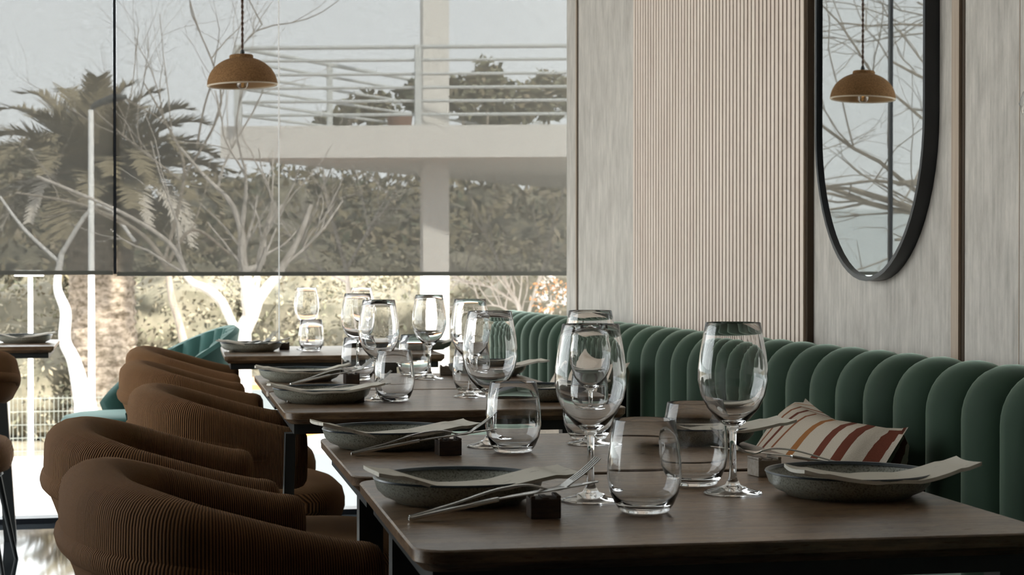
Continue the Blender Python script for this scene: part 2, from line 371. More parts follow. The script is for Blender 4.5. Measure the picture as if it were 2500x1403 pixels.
# roller blinds ---------------------------------------------------------
YBL = YWIN-.030
def blind(x0, x1, zb, label):
    t = thing('roller_blind', ((x0+x1)/2, YBL, HC), 0, label, 'blind', 'roller blinds on the far window')
    h = (x1-x0)/2
    q = MB(); q.add([(-h, 0, zb-HC), (h, 0, zb-HC), (h, 0, -.06), (-h, 0, -.06)], [(0, 1, 2, 3)]); q.build('fabric', M['screen'], t, smooth=False)
    q = MB(); q.box((-h, -.008, zb-HC-.017), (h, .006, zb-HC)); q.build('bottom_bar', M['blindbar'], t, smooth=False, bevel=.002)
    q = MB(); q.tube([(-h, 0, -.035), (h, 0, -.035)], .03, 16); q.build('roller', M['blindbar'], t)
    return t
zbR = PY(700, 663.3, YBL).z; zbL = PY(150, 660.5, YBL).z
xr0, xl1 = PY(285, 500, YBL).x, PY(276, 500, YBL).x
BR = blind(xr0, XW+.55, zbR, 'wide grey screen roller blind behind the pendant lamp and balcony view')
ox = BR.location
q = MB(); q.box((xl1-ox.x+.0005, -.012, zbL-HC-.014), (xr0-ox.x-.0005, .012, -.02)); tag(q.build('edge_strip', M['blackgloss'], BR, smooth=False), 'black strip filling the gap between the blinds')
pc = PY(681, 500, YBL-.03)
q = MB(); q.tube([(pc.x-ox.x, -.03, PY(679, 836, YBL-.03).z-HC), (pc.x-ox.x, -.03, -.05)], .0026, 8); tag(q.build('pull_cord', M['post'], BR), 'thin white pull cord')
blind(xl1-2.2, xl1, zbL, 'grey screen roller blind at far left in front of the palm')
blind(XL+.05, xl1-2.25, zbL, 'grey screen roller blind in the left corner of the far window')

# ------------------------------------------------------------------ mirror
t = thing('wall_mirror', (XW, 0, 0), 0, 'tall black framed mirror with round ends hanging on the grey wall above the bench', 'mirror')
ym1, ym0 = PX(1993, 300, XW-.03).y, PX(2262, 300, XW-.03).y
yc, hw = (ym0+ym1)/2, (ym1-ym0)/2
zbot = PX(2120, 686, XW-.03).z; zs = zbot+.36; ztop = 2.55
def capsule(r, n=28, grow=0):
    out = []
    for k in range(n+1):
        a = PI+PI*k/n; out.append((yc+(hw-r)*math.cos(a), zs+(zs-zbot-r)*math.sin(a)))
    for k in range(n+1):
        a = PI*k/n; out.append((yc+(hw-r)*math.cos(a), ztop-.36+(.36-r)*math.sin(a)))
    return out
c0, c1 = capsule(0), capsule(.010)
q = MB(); secs = []
for (a, b) in zip(c0, c1): secs.append([(0, a[0], a[1]), (-.034, a[0], a[1]), (-.034, b[0], b[1]), (0, b[0], b[1])])
q.sweep(secs, closed=True); q.build('mirror_frame', M['blackgloss'], t, angle=30)
q = MB(); q.add([(-.026, y, z) for y, z in c1], [tuple(range(len(c1)))]); q.build('mirror_glass', M['mirror'], t, smooth=False)

# ------------------------------------------------------------------ pendant lamp
dL = 6.56
PR = PD(592, 209, dL); Rsh = 171/2*dL/FPX
t = thing('pendant_lamp', (PR.x, PR.y, PR.z), 0, 'terracotta dome pendant lamp hanging on a twisted cable before the window', 'lamp')
Hs = (209-134)*dL/FPX
q = MB(); pr = []
for k in range(17):
    a = PI/2*k/16; pr.append((Rsh*math.cos(a)**.92 if k < 16 else 0, (Hs-.008)*math.sin(a)))
pr = [p for p in pr if p[0] > Rsh*.34] + [(Rsh*.34, Hs-.014), (Rsh*.34, Hs-.004), (Rsh*.31, Hs), (0, Hs)]
q.lathe([(Rsh-.001, 0.001)]+pr[0:], 64)
sh = q.build('lamp_shade', M['clay'], t, angle=30)
q = MB(); q.lathe([(max(0, (Rsh-.006)*math.cos(PI/2*k/14)), (Hs-.02)*math.sin(PI/2*k/14)) for k in range(15)], 64); tag(q.build('inner_lining', M['shadein'], t), 'ochre inside of the shade')
q = MB(); q.lathe([(Rsh, 0), (Rsh+.001, .003), (Rsh-.007, .003), (Rsh-.007, -.001), (Rsh-.002, -.002)], 64, close=True); tag(q.build('shade_rim', M['shaderim'], t), 'pale rim of the shade')
q = MB(); q.lathe([(0, .075), (.012, .07), (.014, .05), (.022, .036), (.0255, .016), (.022, -.004), (.012, -.013), (0, -.016)], 24); bl = q.build('bulb', M['bulb'], t)
q = MB(); q.tube([(-.004, 0, .04), (-.003, 0, .012), (.003, 0, .012), (.004, 0, .04)], .0016, 6); q.build('filament', M['filament'], bl)
q = MB(); q.lathe([(0, Hs+.02), (.006, Hs+.018), (.009, Hs+.008), (.006, Hs), (0, Hs)], 16); q.build('cable_clamp', M['black'], t)
ztopc = HC-PR.z
for ph in (0, PI):
    q = MB(); pts = []
    for k in range(260):
        z = lerp(Hs+.012, ztopc, k/259); a = ph+z*2*PI/.042; pts.append((.0026*math.cos(a), .0026*math.sin(a), z))
    q.tube(pts, .0028, 6); q.build('cable', M['cordcable'], t)
q = MB(); q.lathe([(0, ztopc), (.05, ztopc), (.05, ztopc-.02), (0, ztopc-.025)], 32); q.build('ceiling_rose', M['clay'], t)

# wall lamp cut by the frame's right edge
p = PX(2553, 252, XW-.1)
t = thing('wall_lamp', (XW, p.y, p.z), 0, 'small round glass wall lamp at the edge of the grey wall beside the mirror', 'lamp')
q = MB(); q.lathe([(0, -.045), (.022, -.04), (.04, -.02), (.046, 0), (.04, .02), (.022, .04), (0, .045)], 32, (-.1, 0, 0)); q.build('globe', M['glass'], t)
q = MB(); q.tube([(0, 0, 0), (-.06, 0, 0)], .008, 10); q.tube([(-.06, 0, -.02), (-.06, 0, .02)], .012, 12); q.build('wall_arm', M['greymetal'], t)
for o_ in bpy.data.objects:
    if o_.parent and o_.parent.name == 'pendant_lamp' and o_.name.split('.')[0] in ('lamp_shade', 'inner_lining', 'shade_rim', 'bulb'): o_.rotation_euler = (0, math.radians(-2.3), 0)

# ------------------------------------------------------------------ green channelled bench
bench = thing('banquette', (XW, 4.9, 0), 0, 'long dark green velvet bench with channelled backrest along the right wall', 'bench')
PITCH = .148; Y1 = 7.34; NR = 47
q = MB(); P = []
prof = []
for k in range(15):                                # over the top: from the wall to the front
    a = lerp(math.radians(148), 0, k/14); prof.append((-.082-.085*math.cos(a), .755+.095*math.sin(a), -math.cos(a), math.sin(a)))
for z in (.72, .66, .60, .54, .50, .46, .42): prof.append((-.167, z, -1, 0))
def rib_row(y, s):
    b = math.sqrt(max(0, 1-(2*s-1)**2))
    row = []
    for (x, z, nx, nz) in prof:
        d = -.050+.060*b
        row.append((x-.012+nx*d, y, z+nz*d*.75))
    return row
ns = 12
for r_ in range(NR):
    ya = Y1-r_*PITCH
    for k in range(ns+(1 if r_ == NR-1 else 0)):
        s = .5-.5*math.cos(PI*k/ns)
        P.append(rib_row(ya-PITCH*s-4.9, s))
P.insert(0, [(0-.02*0-.06, Y1+.0-4.9, .45+(c[2]-.45)*.96) for c in P[0]])
q.grid(P); tag(q.build('backrest', M['velvet'], bench, angle=70), 'vertical padded velvet channels')
q = MB(); q.box((-.16, -4.5, .06), (-.02, Y1-4.9, .43)); q.build('back_frame', M['black'], bench, smooth=False)
for k in range(7):
    a, b = Y1-4.9-k*1.03, Y1-4.9-(k+1)*1.03+.004
    q = MB(); q.box((-.74, b, .33), (-.15, a, .465)); o_ = q.build('seat_cushion', M['velvet'], bench, bevel=.022)
q = MB(); q.box((-.68, -4.5, .04), (-.14, Y1-4.93, .335)); q.build('base', M['black'], bench, smooth=False)

# ------------------------------------------------------------------ cushions
def cushion(name, A, Bp, down, mt, label, wpts=18, thick=.10, flip=False):
    # A,Bp: two top corners in the world, down: vector along the cushion to its lower edge
    A = Vector(A); Bp = Vector(Bp); W = Bp-A; D = Vector(down); Nn = W.cross(D).normalized()
    if Nn.x > 0: Nn = -Nn
    q = MB(); n = wpts
    for sgn in (1, -1):
        P = []
        for i in range(n+1):
            row = []
            for j in range(n+1):
                u = i/n; v = j/n; U_ = 2*u-1; V_ = 2*v-1
                pin = 1-.055*(1-U_*U_)*abs(V_)**3; pin2 = 1-.07*(1-V_*V_)*abs(U_)**3
                h = ((1-U_**4)*(1-V_**4))**.55*thick/2*(1+.16*noise.noise(Vector((u*3, v*3, sgn))))
                p = A+W*(.5+.5*U_*pin2)+D*(.5+.5*V_*pin)+Nn*sgn*h
                p += Vector((0, 0, -.02))*(1-V_)*.5*(1-U_*U_)
                row.append(p)
            P.append(row)
        q.grid(P, lambda i, j: (i/n, j/n))
    c = (A+Bp)/2+D*.5
    q.v = [tuple(Vector(v)-c) for v in q.v]
    o = q.build(name, mt, None, angle=80); o.location = c
    md = o.modifiers.new('weld', 'WELD'); md.merge_threshold = .0005
    return tag(o, label, 'cushion')
Ac, Bc = PX(1966, 972, 1.445), PX(2218, 1042, 1.445)
cushion('striped_cushion', Ac, Bc, (-.20, -.05, -.30), M['stripe'], 'cream cushion with rust and brick stripes leaning on the bench beside the nearest table', thick=.19)
Ac, Bc = PX(1410, 845, 1.455), PX(1538, 884, 1.455)
cushion('plain_cushion', Ac, Bc, (-.16, 0, -.30), M['cream'], 'plain beige cushion on the bench behind the middle tables, seen through a glass', thick=.13)

# ------------------------------------------------------------------ tables
TZ = .75
def rrect(w, l, r, z, inset=0, n=6):
    pts = []
    for (cx_, cy_, a0) in ((w-r, r, -PI/2), (w-r, l-r, 0), (r, l-r, PI/2), (r, r, PI)):
        for k in range(n+1):
            a = a0+PI/2*k/n; pts.append((cx_+(r-inset)*math.cos(a), cy_+(r-inset)*math.sin(a), z))
    return pts
def table(name, org, rz, w, l, label, legs, apron=True, th=.024, round_=.035):
    t = thing(name, (org[0], org[1], 0), math.radians(rz), label, 'table', 'dark wood restaurant tables')
    q = MB(); secs = [rrect(w, l, round_, TZ-th, .012), rrect(w, l, round_, TZ-th+.010, .001), rrect(w, l, round_, TZ-.0018, 0), rrect(w, l, round_, TZ, .0018)]
    q.sweep(secs, caps=True); q.build('tabletop', M['walnut'], t, angle=25)
    if apron:
        q = MB(); q.box((.02, .02, TZ-th-.02), (w-.02, .05, TZ-th)); q.box((.02, l-.05, TZ-th-.02), (w-.02, l-.02, TZ-th))
        q.box((.02, .05, TZ-th-.02), (.05, l-.05, TZ-th)); q.box((w-.05, .05, TZ-th-.02), (w-.02, l-.05, TZ-th)); q.build('steel_frame', M['black'], t, smooth=False)
    for (x0, y0, x1, y1, sx_, sy_) in legs:          # top rectangle and splay at the foot
        q = MB(); zt = TZ-th-(.02 if apron else 0)
        q.add([(x0+sx_, y0+sy_, 0), (x1+sx_, y0+sy_, 0), (x1+sx_, y1+sy_, 0), (x0+sx_, y1+sy_, 0), (x0, y0, zt), (x1, y0, zt), (x1, y1, zt), (x0, y1, zt)],
              [(0, 3, 2, 1), (4, 5, 6, 7), (0, 1, 5, 4), (1, 2, 6, 5), (2, 3, 7, 6), (3, 0, 4, 7)]); q.build('leg', M['black'], t, smooth=False)
    return t
def fourlegs(w, l, i=.012, s=.038, sp=.0): return [(i, i, i+s, i+s, -sp, 0), (w-i-s, i, w-i, i+s, sp, 0), (i, l-i-s, i+s, l-i, -sp, 0), (w-i-s, l-i-s, w-i, l-i, sp, 0)]
T1 = table('restaurant_table', (.287, 1.748), -1.9, .70, .61, 'nearest dark wood table set for two, its front edge across the bottom', [(.012, .06, .046, .10, .0, 0), (.66, .06, .69, .10, 0, 0), (.040, .545, .076, .585, .0, 0), (.65, .55, .69, .59, 0, 0)])
T2 = table('restaurant_table', (.306, 2.385), -1.5, .68, .575, 'second dark wood table pushed against the nearest one', [(.05, .4, .088, .44, 0, 0), (.6, .4, .638, .44, 0, 0), (.6, .1, .638, .14, 0, 0)])
T3 = table('restaurant_table', (.310, 3.478), -1.6, .70, .605, 'third dark wood table with a clear empty front edge in the middle', [(.004, .03, .024, .07, -.02, 0), (.676, .03, .696, .07, .02, 0), (.676, .53, .696, .57, .02, 0)])
T3b = table('restaurant_table', (.324, 4.103), -1.4, .70, .62, 'fourth dark wood table joined behind the middle table', [(.29, .27, .365, .31, 0, 0), (.385, .27, .46, .31, 0, 0), (.20, .10, .55, .52, 0, 0)][:2])
q = MB(); q.box((.16, .12, 0), (.56, .48, .012)); q.build('base_plate', M['black'], T3b, smooth=False)
T4 = table('restaurant_table', (.320, 5.752), -2.0, .72, .70, 'far dark table by the window with a black panel under its top', [(.20, .30, .235, .34, 0, 0), (.56, .30, .595, .34, 0, 0)], th=.024, round_=.012)
q = MB(); q.box((.19, .305, .52), (.60, .325, TZ-.045)); q.build('modesty_panel', M['black'], T4, smooth=False)
q = MB(); q.box((.12, .12, 0), (.66, .52, .012)); q.build('base_plate', M['black'], T4, smooth=False)
T5 = table('restaurant_table', (-.950, 6.628), 0, .704, .63, 'table cut by the left edge of the photo in front of the glass', [(.462, .30, .508, .34, .045, 0), (.196, .30, .242, .34, -.045, 0)], round_=.012)

# ------------------------------------------------------------------ brown corduroy armchairs
def make_armchair():
    t = thing('corduroy_armchair', (0, 0, 0), 0, 'x', 'chair', 'brown corduroy armchairs')
    HW, TH, LEN = .235, .075, .365
    def path():
        pts = []; xb = .045
        xs = .185
        for k in range(9): pts.append((lerp(LEN-.035, xs, k/8), -HW))
        for k in range(1, 24):
            a = PI*k/24; pts.append((xs-(xs-xb)*math.sin(a)**.80, -HW*math.copysign(abs(math.cos(a))**.80, math.cos(a))))
        for k in range(9): pts.append((lerp(xs, LEN-.035, k/8), HW))
        return pts
    pp = path(); ds = [0]
    for a, b in zip(pp, pp[1:]): ds.append(ds[-1]+math.dist(a, b))
    tot = ds[-1]
    def hts(x):
        s = sstep((x-.03)/(LEN-.05)); s2 = max(0, (x-.045)/(LEN-.045))
        return .780-.082*(s*.35+s2*.65), .598-.028*s2
    def sec(i, grow=1.0, shift=0):
        (x, y) = pp[i]; a = pp[max(i-1, 0)]; b = pp[min(i+1, len(pp)-1)]
        tx, ty = b[0]-a[0], b[1]-a[1]; l_ = math.hypot(tx, ty); nx, ny = -ty/l_, tx/l_     # path runs round the back: outward normal
        if (x-.2)*nx+y*ny < 0: nx, ny = -nx, -ny
        zt, zb = hts(x); h = TH/2*(1+.22*(1-min(1, max(0, (x-.04)/.16))))
        zc = (zt+zb)/2
        pr = []
        for k in range(9):
            an = PI-PI*k/8; pr.append((h*math.cos(an), zt-.036+.036*math.sin(an)))
        for (r, fz) in ((h+.001, .62), (h-.001, .50), (h-.003, .45), (h-.014, .30), (h-.026, .12)): pr.append((r, lerp(zb, zt, fz)))
        pr += [(h-.040, zb+.006), (h-.050, zb), (-h+.016, zb), (-h+.006, zb+.006), (-h, zb+.03), (-h, zc)]
        out = []
        for (r, z) in pr:
            r *= grow; z = zc+(z-zc)*(.5+.5*grow)
            out.append((x+nx*r+shift*1, y+ny*r, z))
        return out
    secs = []; us = []
    for g, sh, du in ((.45, .034, .034), (.78, .028, .028), (.93, .018, .018), (.99, .008, .008)):
        secs.append(sec(0, g, sh)); us.append(-du)
    for i in range(len(pp)): secs.append(sec(i)); us.append(ds[i])
    for g, sh, du in ((.99, .008, .008), (.93, .018, .018), (.78, .028, .028), (.45, .034, .034)):
        secs.append(sec(len(pp)-1, g, sh)); us.append(tot+du)
    q = MB(); q.sweep(secs, us=us); q.build('backrest', M['cord'], t, angle=60)
    # padded roll round the outside, over the seam
    secs = []; us = []
    for i in range(2, len(pp)-2):
        (x, y) = pp[i]; a = pp[i-1]; b = pp[i+1]; tx, ty = b[0]-a[0], b[1]-a[1]; l_ = math.hypot(tx, ty); nx, ny = -ty/l_, tx/l_
        if (x-.2)*nx+y*ny < 0: nx, ny = -nx, -ny
        zt, zb = hts(x); h = TH/2*(1+.22*(1-min(1, max(0, (x-.04)/.16)))); zz = lerp(zb, zt, .50)
        e = min(1, (i-1)/6, (len(pp)-2-i)/6)
        f_ = min(1, .25+e)
        secs.append([(x+nx*(h-.010+.017*f_*math.cos(an)), y+ny*(h-.010+.017*f_*math.cos(an)), zz+.019*f_*math.sin(an)) for an in [2*PI*k/12 for k in range(12)]])
        us.append(ds[i])
    q = MB(); q.sweep(secs, us=us); q.build('back_roll', M['cord'], t, angle=60)
    # seat cushion
    q = MB(); secs = []; nseg = 48
    def sup(s, z, y_in=0):
        out = []
        for k in range(nseg):
            a = 2*PI*k/nseg; c_, s_ = math.cos(a), math.sin(a)
            out.append((.345+.265*s*math.copysign(abs(c_)**.62, c_), .245*s*math.copysign(abs(s_)**.62, s_), z))
        return out
    for s, z in ((.86, .345), (.97, .355), (1.0, .38), (1.0, .405), (.975, .430), (.91, .447), (.78, .459), (.5, .466), (.2, .468)): secs.append(sup(s, z))
    uvs = None
    q2 = MB(); vs = [p for s_ in secs for p in s_]; fs = []; uu = []
    for i in range(len(secs)-1):
        for k in range(nseg):
            k2 = (k+1) % nseg; f_ = (i*nseg+k, i*nseg+k2, (i+1)*nseg+k2, (i+1)*nseg+k); fs.append(f_)
            uu.append([(vs[j][1]+(vs[j][2])*.0, vs[j][0]) for j in f_])
    fs.append(tuple(reversed(range(nseg)))); uu.append([(vs[j][1], vs[j][0]) for j in fs[-1]])
    fs.append(tuple(range((len(secs)-1)*nseg, len(secs)*nseg))); uu.append([(vs[j][1], vs[j][0]) for j in fs[-1]])
    q2.add(vs, fs, uu); q2.build('seat', M['cord'], t, angle=60)
    q = MB(); q.lathe([(0, .32), (.20, .32), (.215, .332), (.20, .346), (0, .346)], 32, (.33, 0, 0)); q.build('seat_plate', M['greymetal'], t)
    q = MB(); secs = []
    for k in range(13):
        a = lerp(-.9, .9, k/12); cx_, cy_ = .215-.185*math.cos(a), .19*math.sin(a)
        secs.append([(cx_, cy_, .60), (cx_+.012, cy_, .60), (cx_+.09, cy_*.8, .35), (cx_+.07, cy_*.8, .34)])
    q.sweep(secs); q.build('back_bracket', M['greymetal'], t)
    for (x, y) in ((.16, -.17), (.16, .17), (.50, -.18), (.50, .18)):
        q = MB(); dx, dy = (x-.33)*.42, y*.35; q.tube([(x+dx, y+dy, 0), (x, y, .33)], [.007, .013], 10); q.build('leg', M['black'], t)
    return t
def armchair_at(proto, first, x, y, rz, label):
    if first: proto.location = (x, y, 0); proto.rotation_euler = (0, 0, rz); proto['label'] = label; return proto
    return dup(proto, (x, y, 0), rz, label)
AC = make_armchair()
chs = [(-.078, 2.325, 6, 'nearest brown corduroy armchair, lowest in the photo'),
       (-.128, 3.02, 1, 'brown corduroy armchair directly behind the nearest one, with a grey bracket below its back'),
       (.010, 3.91, 0, 'brown corduroy armchair at the third table, its arm touching the table corner'),
       (-.010, 4.93, 2, 'brown corduroy armchair at the fourth table, mostly hidden by the one before it'),
       (.010, 5.85, -3, 'farthest brown corduroy armchair, in front of the teal shell chair')]
for k, (x, y, a, lb) in enumerate(chs): armchair_at(AC, k == 0, x, y, math.radians(a), lb)
dup(AC, (-.615, 5.92, 0), PI/2, 'brown corduroy armchair cut by the left edge of the photo')

# ------------------------------------------------------------------ teal shell chair
def shell_chair(loc, rz):
    t = thing('shell_chair', loc, rz, 'teal velvet shell chair with fluted back by the window', 'chair')
    # faces +x locally; back at x=-.28
    q = MB(); P = []; n = 90; FL = 15
    def rim(a):     # a 0..1 round the shell
        s = math.sin(PI*a); return .50+.300*s**.85
    for i in range(n+1):
        a = i/n; th = lerp(-2.05, 2.05, a); row = []
        zt = rim(a)
        fl = abs(math.sin(PI*a*FL))
        for j in range(11):
            v = j/10; z = lerp(.40, zt, v); R_ = (.235+.065*v**.9)
            r_in = R_-.012-.020*fl*min(1, v*2.5+.2)*(1-.3*max(0, v-.85)/.15)
            row.append((-.02-r_in*math.cos(th)*1.02, r_in*math.sin(th)*.98, z))
        row.append((-.02-(R_+.012)*math.cos(th)*1.02, (R_+.012)*math.sin(th)*.98, zt+.012))
        for j in range(10, -1, -1):
            v = j/10; z = lerp(.40, zt, v); R_ = (.235+.065*v**.9)+.028
            row.append((-.02-R_*math.cos(th)*1.02, R_*math.sin(th)*.98, z))
        P.append(row)
    q.sweep(P); q.build('shell_back', M['velvet2'], t, angle=50)
    q = MB(); secs = []
    for s, z in ((.90, .40), (1, .415), (1, .45), (.95, .468), (.8, .478), (.4, .482)):
        secs.append([(.045+.275*s*math.copysign(abs(math.cos(a))**.7, math.cos(a)), .245*s*math.copysign(abs(math.sin(a))**.7, math.sin(a)), z) for a in [2*PI*k/40 for k in range(40)]])
    q.sweep(secs); q.build('seat', M['velvet2'], t, angle=60)
    for (x, y) in ((-.15, -.16), (-.15, .16), (.2, -.17), (.2, .17)):
        q = MB(); q.tube([(x*1.3, y*1.3, 0), (x, y, .41)], [.008, .013], 10); q.build('leg', M['black'], t)
    return t
shell_chair((.09, 6.93, 0), PI+math.radians(10))

# ------------------------------------------------------------------ tableware
def make_wine():
    q = MB(); out = [(0, .0), (.0345, .0), (.0372, .0012), (.036, .0028), (.022, .006), (.010, .011), (.0052, .020), (.0042, .035), (.0040, .060), (.0046, .076), (.0085, .0845), (.020, .0935), (.0325, .108), (.0405, .125), (.0442, .143), (.0440, .158), (.0415, .178), (.0375, .200), (.0348, .2155)]
    inn = [(.0342, .2162), (.0336, .2155), (.0365, .200), (.0405, .178), (.0430, .158), (.0432, .143), (.0394, .125), (.0313, .109), (.018, .0960), (.008, .0905), (0, .0885)]
    q.lathe(out+inn, 56); o = q.build('wine_glass', M['glass'], None, angle=50); return o
def make_tumbler():
    q = MB(); out = [(0, .0), (.025, .0), (.0285, .0018), (.0345, .010), (.0405, .024), (.0437, .042), (.0432, .060), (.0405, .082), (.0362, .1075)]
    inn = [(.0356, .1085), (.0350, .1075), (.0392, .082), (.0419, .060), (.0424, .042), (.0390, .025), (.0325, .0135), (.0255, .0085), (0, .0075)]
    q.lathe(out+inn, 56); return q.build('water_glass', M['glass'], None, angle=50)
WG, WT = make_wine(), make_tumbler(); tag(WG, 'x', 'glass', 'stemmed wine glasses'); tag(WT, 'x', 'glass', 'stemless water glasses')
def put(proto, first, x, y, label, z=TZ+.0004):
    o = proto if first else proto.copy()
    if not first: COL.objects.link(o)
    o.location = (x, y, z); o['label'] = label; return o
wines = [(1442, 1222, 'wine glass on the nearest table, left of its pair, rim highest in front'),
         (1789, 1205, 'wine glass on the nearest table beside the green bench side plate'),
         (1196, 1090, 'wine glass on the second table above the left plate setting'),
         (1441, 1084, 'wine glass on the second table seen through the bowl of the nearest wine glass'),
         (925, 977, 'wine glass at the left setting of the third table'),
         (1148, 969, 'wine glass at the bench side of the third table'),
         (873, 913, 'wine glass at the left setting of the fourth table'),
         (1048, 925, 'wine glass on the fourth table in front of the white outdoor column'),
         (749, 853, 'wine glass left on the far table by the white glass joint'),
         (883, 853, 'wine glass on the far table, its rim just above the third table glasses')]
for k, (x, y, lb) in enumerate(wines): p = PZ(x, y, TZ); put(WG, k == 0, p.x, p.y, lb)
tumb = [(1573, 1250, 'water glass in the middle of the nearest table, lowest glass in the photo'),
        (1696, 1184, 'water glass on the nearest table overlapping the stem of the right wine glass'),
        (1253, 1103, 'water glass at the left setting of the second table'),
        (1437, 1072, 'water glass at the bench side of the second table, behind the wine glasses'),
        (963, 979, 'water glass at the left setting of the third table'),
        (1151, 958, 'water glass at the bench side of the third table'),
        (875, 928, 'water glass at the left setting of the fourth table'),
        (1012, 917, 'water glass on the fourth table beside the wine glass at the column'),
        (760, 857, 'water glass on the far table, stem of a wine glass behind it')]
for k, (x, y, lb) in enumerate(tumb): p = PZ(x, y, TZ); put(WT, k == 0, p.x, p.y, lb)

def make_plate():
    t = thing('dinner_plate', (0, 0, 0), 0, 'x', 'plate', 'stoneware plates')
    q = MB()
    q.lathe([(0, .003), (.068, .003), (.072, 0), (.077, 0), (.080, .003), (.092, .008), (.100, .016), (.1042, .0285), (.1018, .0285), (.097, .0175), (.088, .0115), (.074, .0085), (0, .0080)], 72); q.build('dish', M['stoneware'], t, angle=50)
    q = MB(); q.lathe([(.1030, .0270), (.1050, .0290), (.1040, .0308), (.1018, .0305), (.0990, .0270)], 72, close=True); tag(q.build('rim', M['rimglaze'], t), 'dark glazed rim')
    return t
PL = make_plate()
# left settings: person at -x, cutlery on the near side ; right settings mirrored
def make_napkin(side, wide=.066, flare=0, seed=1, m='napkin'):
    q = MB(); P0 = []; Pt = []; n = 40
    rnd = random.Random(seed)
    L_ = .236+.010*rnd.random()
    for i in range(n+1):
        u = i/n; x = (u-.5)*L_
        a = abs(x)/.1
        z = .0185+.0135*min(1, max(0, a-.3)/.6)**1.2
        if a > 1: z = .0320+(a-1)*.022
        z += .002*math.sin(u*9+seed)
        row = []
        for j in range(9):
            v = j/8; y = (v-.5)*wide*(1+.10*math.cos(u*5+seed))
            curl = .0015*(2*v-1)**2
            row.append((x+.006*math.sin(v*3+seed), y+.006*math.sin(u*4+seed), z+curl))
        P0.append(row)
    secs = []
    for row in P0:
        top = [(a, b, c+.0045) for a, b, c in row]; secs.append(row+top[::-1])
    # folded strip: three layers read at the ends
    q.sweep(secs, us=[i/n for i in range(n+1)])
    return q.build('napkin', M[m], None, angle=40)
def make_fork():
    t = thing('fork', (0, 0, 0), 0, 'x', 'fork', 'forks'); q = MB()
    pts = bez([(0, 0, .0030), (.05, 0, .0155), (.10, 0, .0300), (.135, 0, .0345), (.155, 0, .0310)], 6)
    ws = [lerp(.0045, .0028, i/(len(pts)-1)) for i in range(len(pts))]
    secs = [[(p.x, -w_, p.z-.0011), (p.x, w_, p.z-.0011), (p.x, w_*.9, p.z+.0013), (p.x, -w_*.9, p.z+.0013)] for p, w_ in zip(pts, ws)]
    q.sweep(secs); q.build('handle', M['steel'], t, angle=50, bevel=.0004)
    q = MB(); pts = bez([(.153, 0, .0315), (.165, 0, .0290), (.178, 0, .0310), (.190, 0, .0385)], 5)
    secs = []
    for i, p in enumerate(pts):
        w_ = lerp(.0030, .0125, sstep(i/(len(pts)*.55))); secs.append([(p.x, -w_, p.z-.0008), (p.x, w_, p.z-.0008), (p.x, w_, p.z+.0008), (p.x, -w_, p.z+.0008)])
    q.sweep(secs)
    for k in range(4):
        y = (k-1.5)*.0070; pp_ = bez([(.188, y, .0372), (.205, y, .0490), (.222, y, .0640)], 4)
        q.sweep([[(p.x, p.y-w_, p.z-.0007), (p.x, p.y+w_, p.z-.0007), (p.x, p.y+w_, p.z+.0007), (p.x, p.y-w_, p.z+.0007)] for p, w_ in zip(pp_, [lerp(.0021, .0009, i/(len(pp_)-1)) for i in range(len(pp_))])])
    q.build('tines', M['steel'], t, angle=50); return t
def make_knife():
    t = thing('knife', (0, 0, 0), 0, 'x', 'knife', 'knives'); q = MB()
    q.sweep([[(x, -w_, z-.0022), (x, w_, z-.0022), (x, w_, z+.0022), (x, -w_, z+.0022)] for x, z, w_ in ((0, .0025, .0035), (.004, .0028, .0048), (.05, .0115, .0048), (.10, .0205, .0050), (.104, .0212, .0040))]); q.build('handle', M['steel'], t, angle=50, bevel=.0006)
    q = MB(); q.sweep([[(x, -w_, z-.0007), (x, w_*1.3, z-.0004), (x, w_*1.3, z+.0004), (x, -w_, z+.0008)] for x, z, w_ in ((.103, .0212, .0030), (.12, .0238, .0062), (.16, .0290, .0085), (.20, .0345, .0075), (.222, .0375, .0025))]); q.build('blade', M['steel'], t, angle=50)
    return t
def make_block(name, m, label):
    q = MB(); q.box((-.0175, -.0175, 0), (.0175, .0175, .0225)); q.box((-.0175, -.0175, .0225), (-.012, .0175, .0262)); q.box((.012, -.0175, .0225), (.0175, .0175, .0262)); q.box((-.004, -.0175, .0225), (.004, .0175, .0243))
    o = q.build(name, M[m], None, smooth=False, bevel=.0012); return tag(o, label, 'cutlery rest', 'cutlery rest blocks')
FK, KN = make_fork(), make_knife()
BD, BP = make_block('cutlery_rest', 'block', 'x'), make_block('cutlery_rest', 'blocklit', 'x')
BP['label'] = 'x'
used = set()
def place(proto, loc, rz, label):
    if proto.name not in used:
        used.add(proto.name); proto.location = loc; proto.rotation_euler = (0, 0, rz); proto['label'] = label; return proto
    return dup(proto, loc, rz, label)
def place_mesh(proto, loc, rz, label, cat=None, group=None):
    if proto.name not in used: used.add(proto.name); o = proto
    else: o = proto.copy(); COL.objects.link(o)
    o.location = loc; o.rotation_euler = (0, 0, rz); o['label'] = label
    if cat: o['category'] = cat
    if group: o['group'] = group
    return o
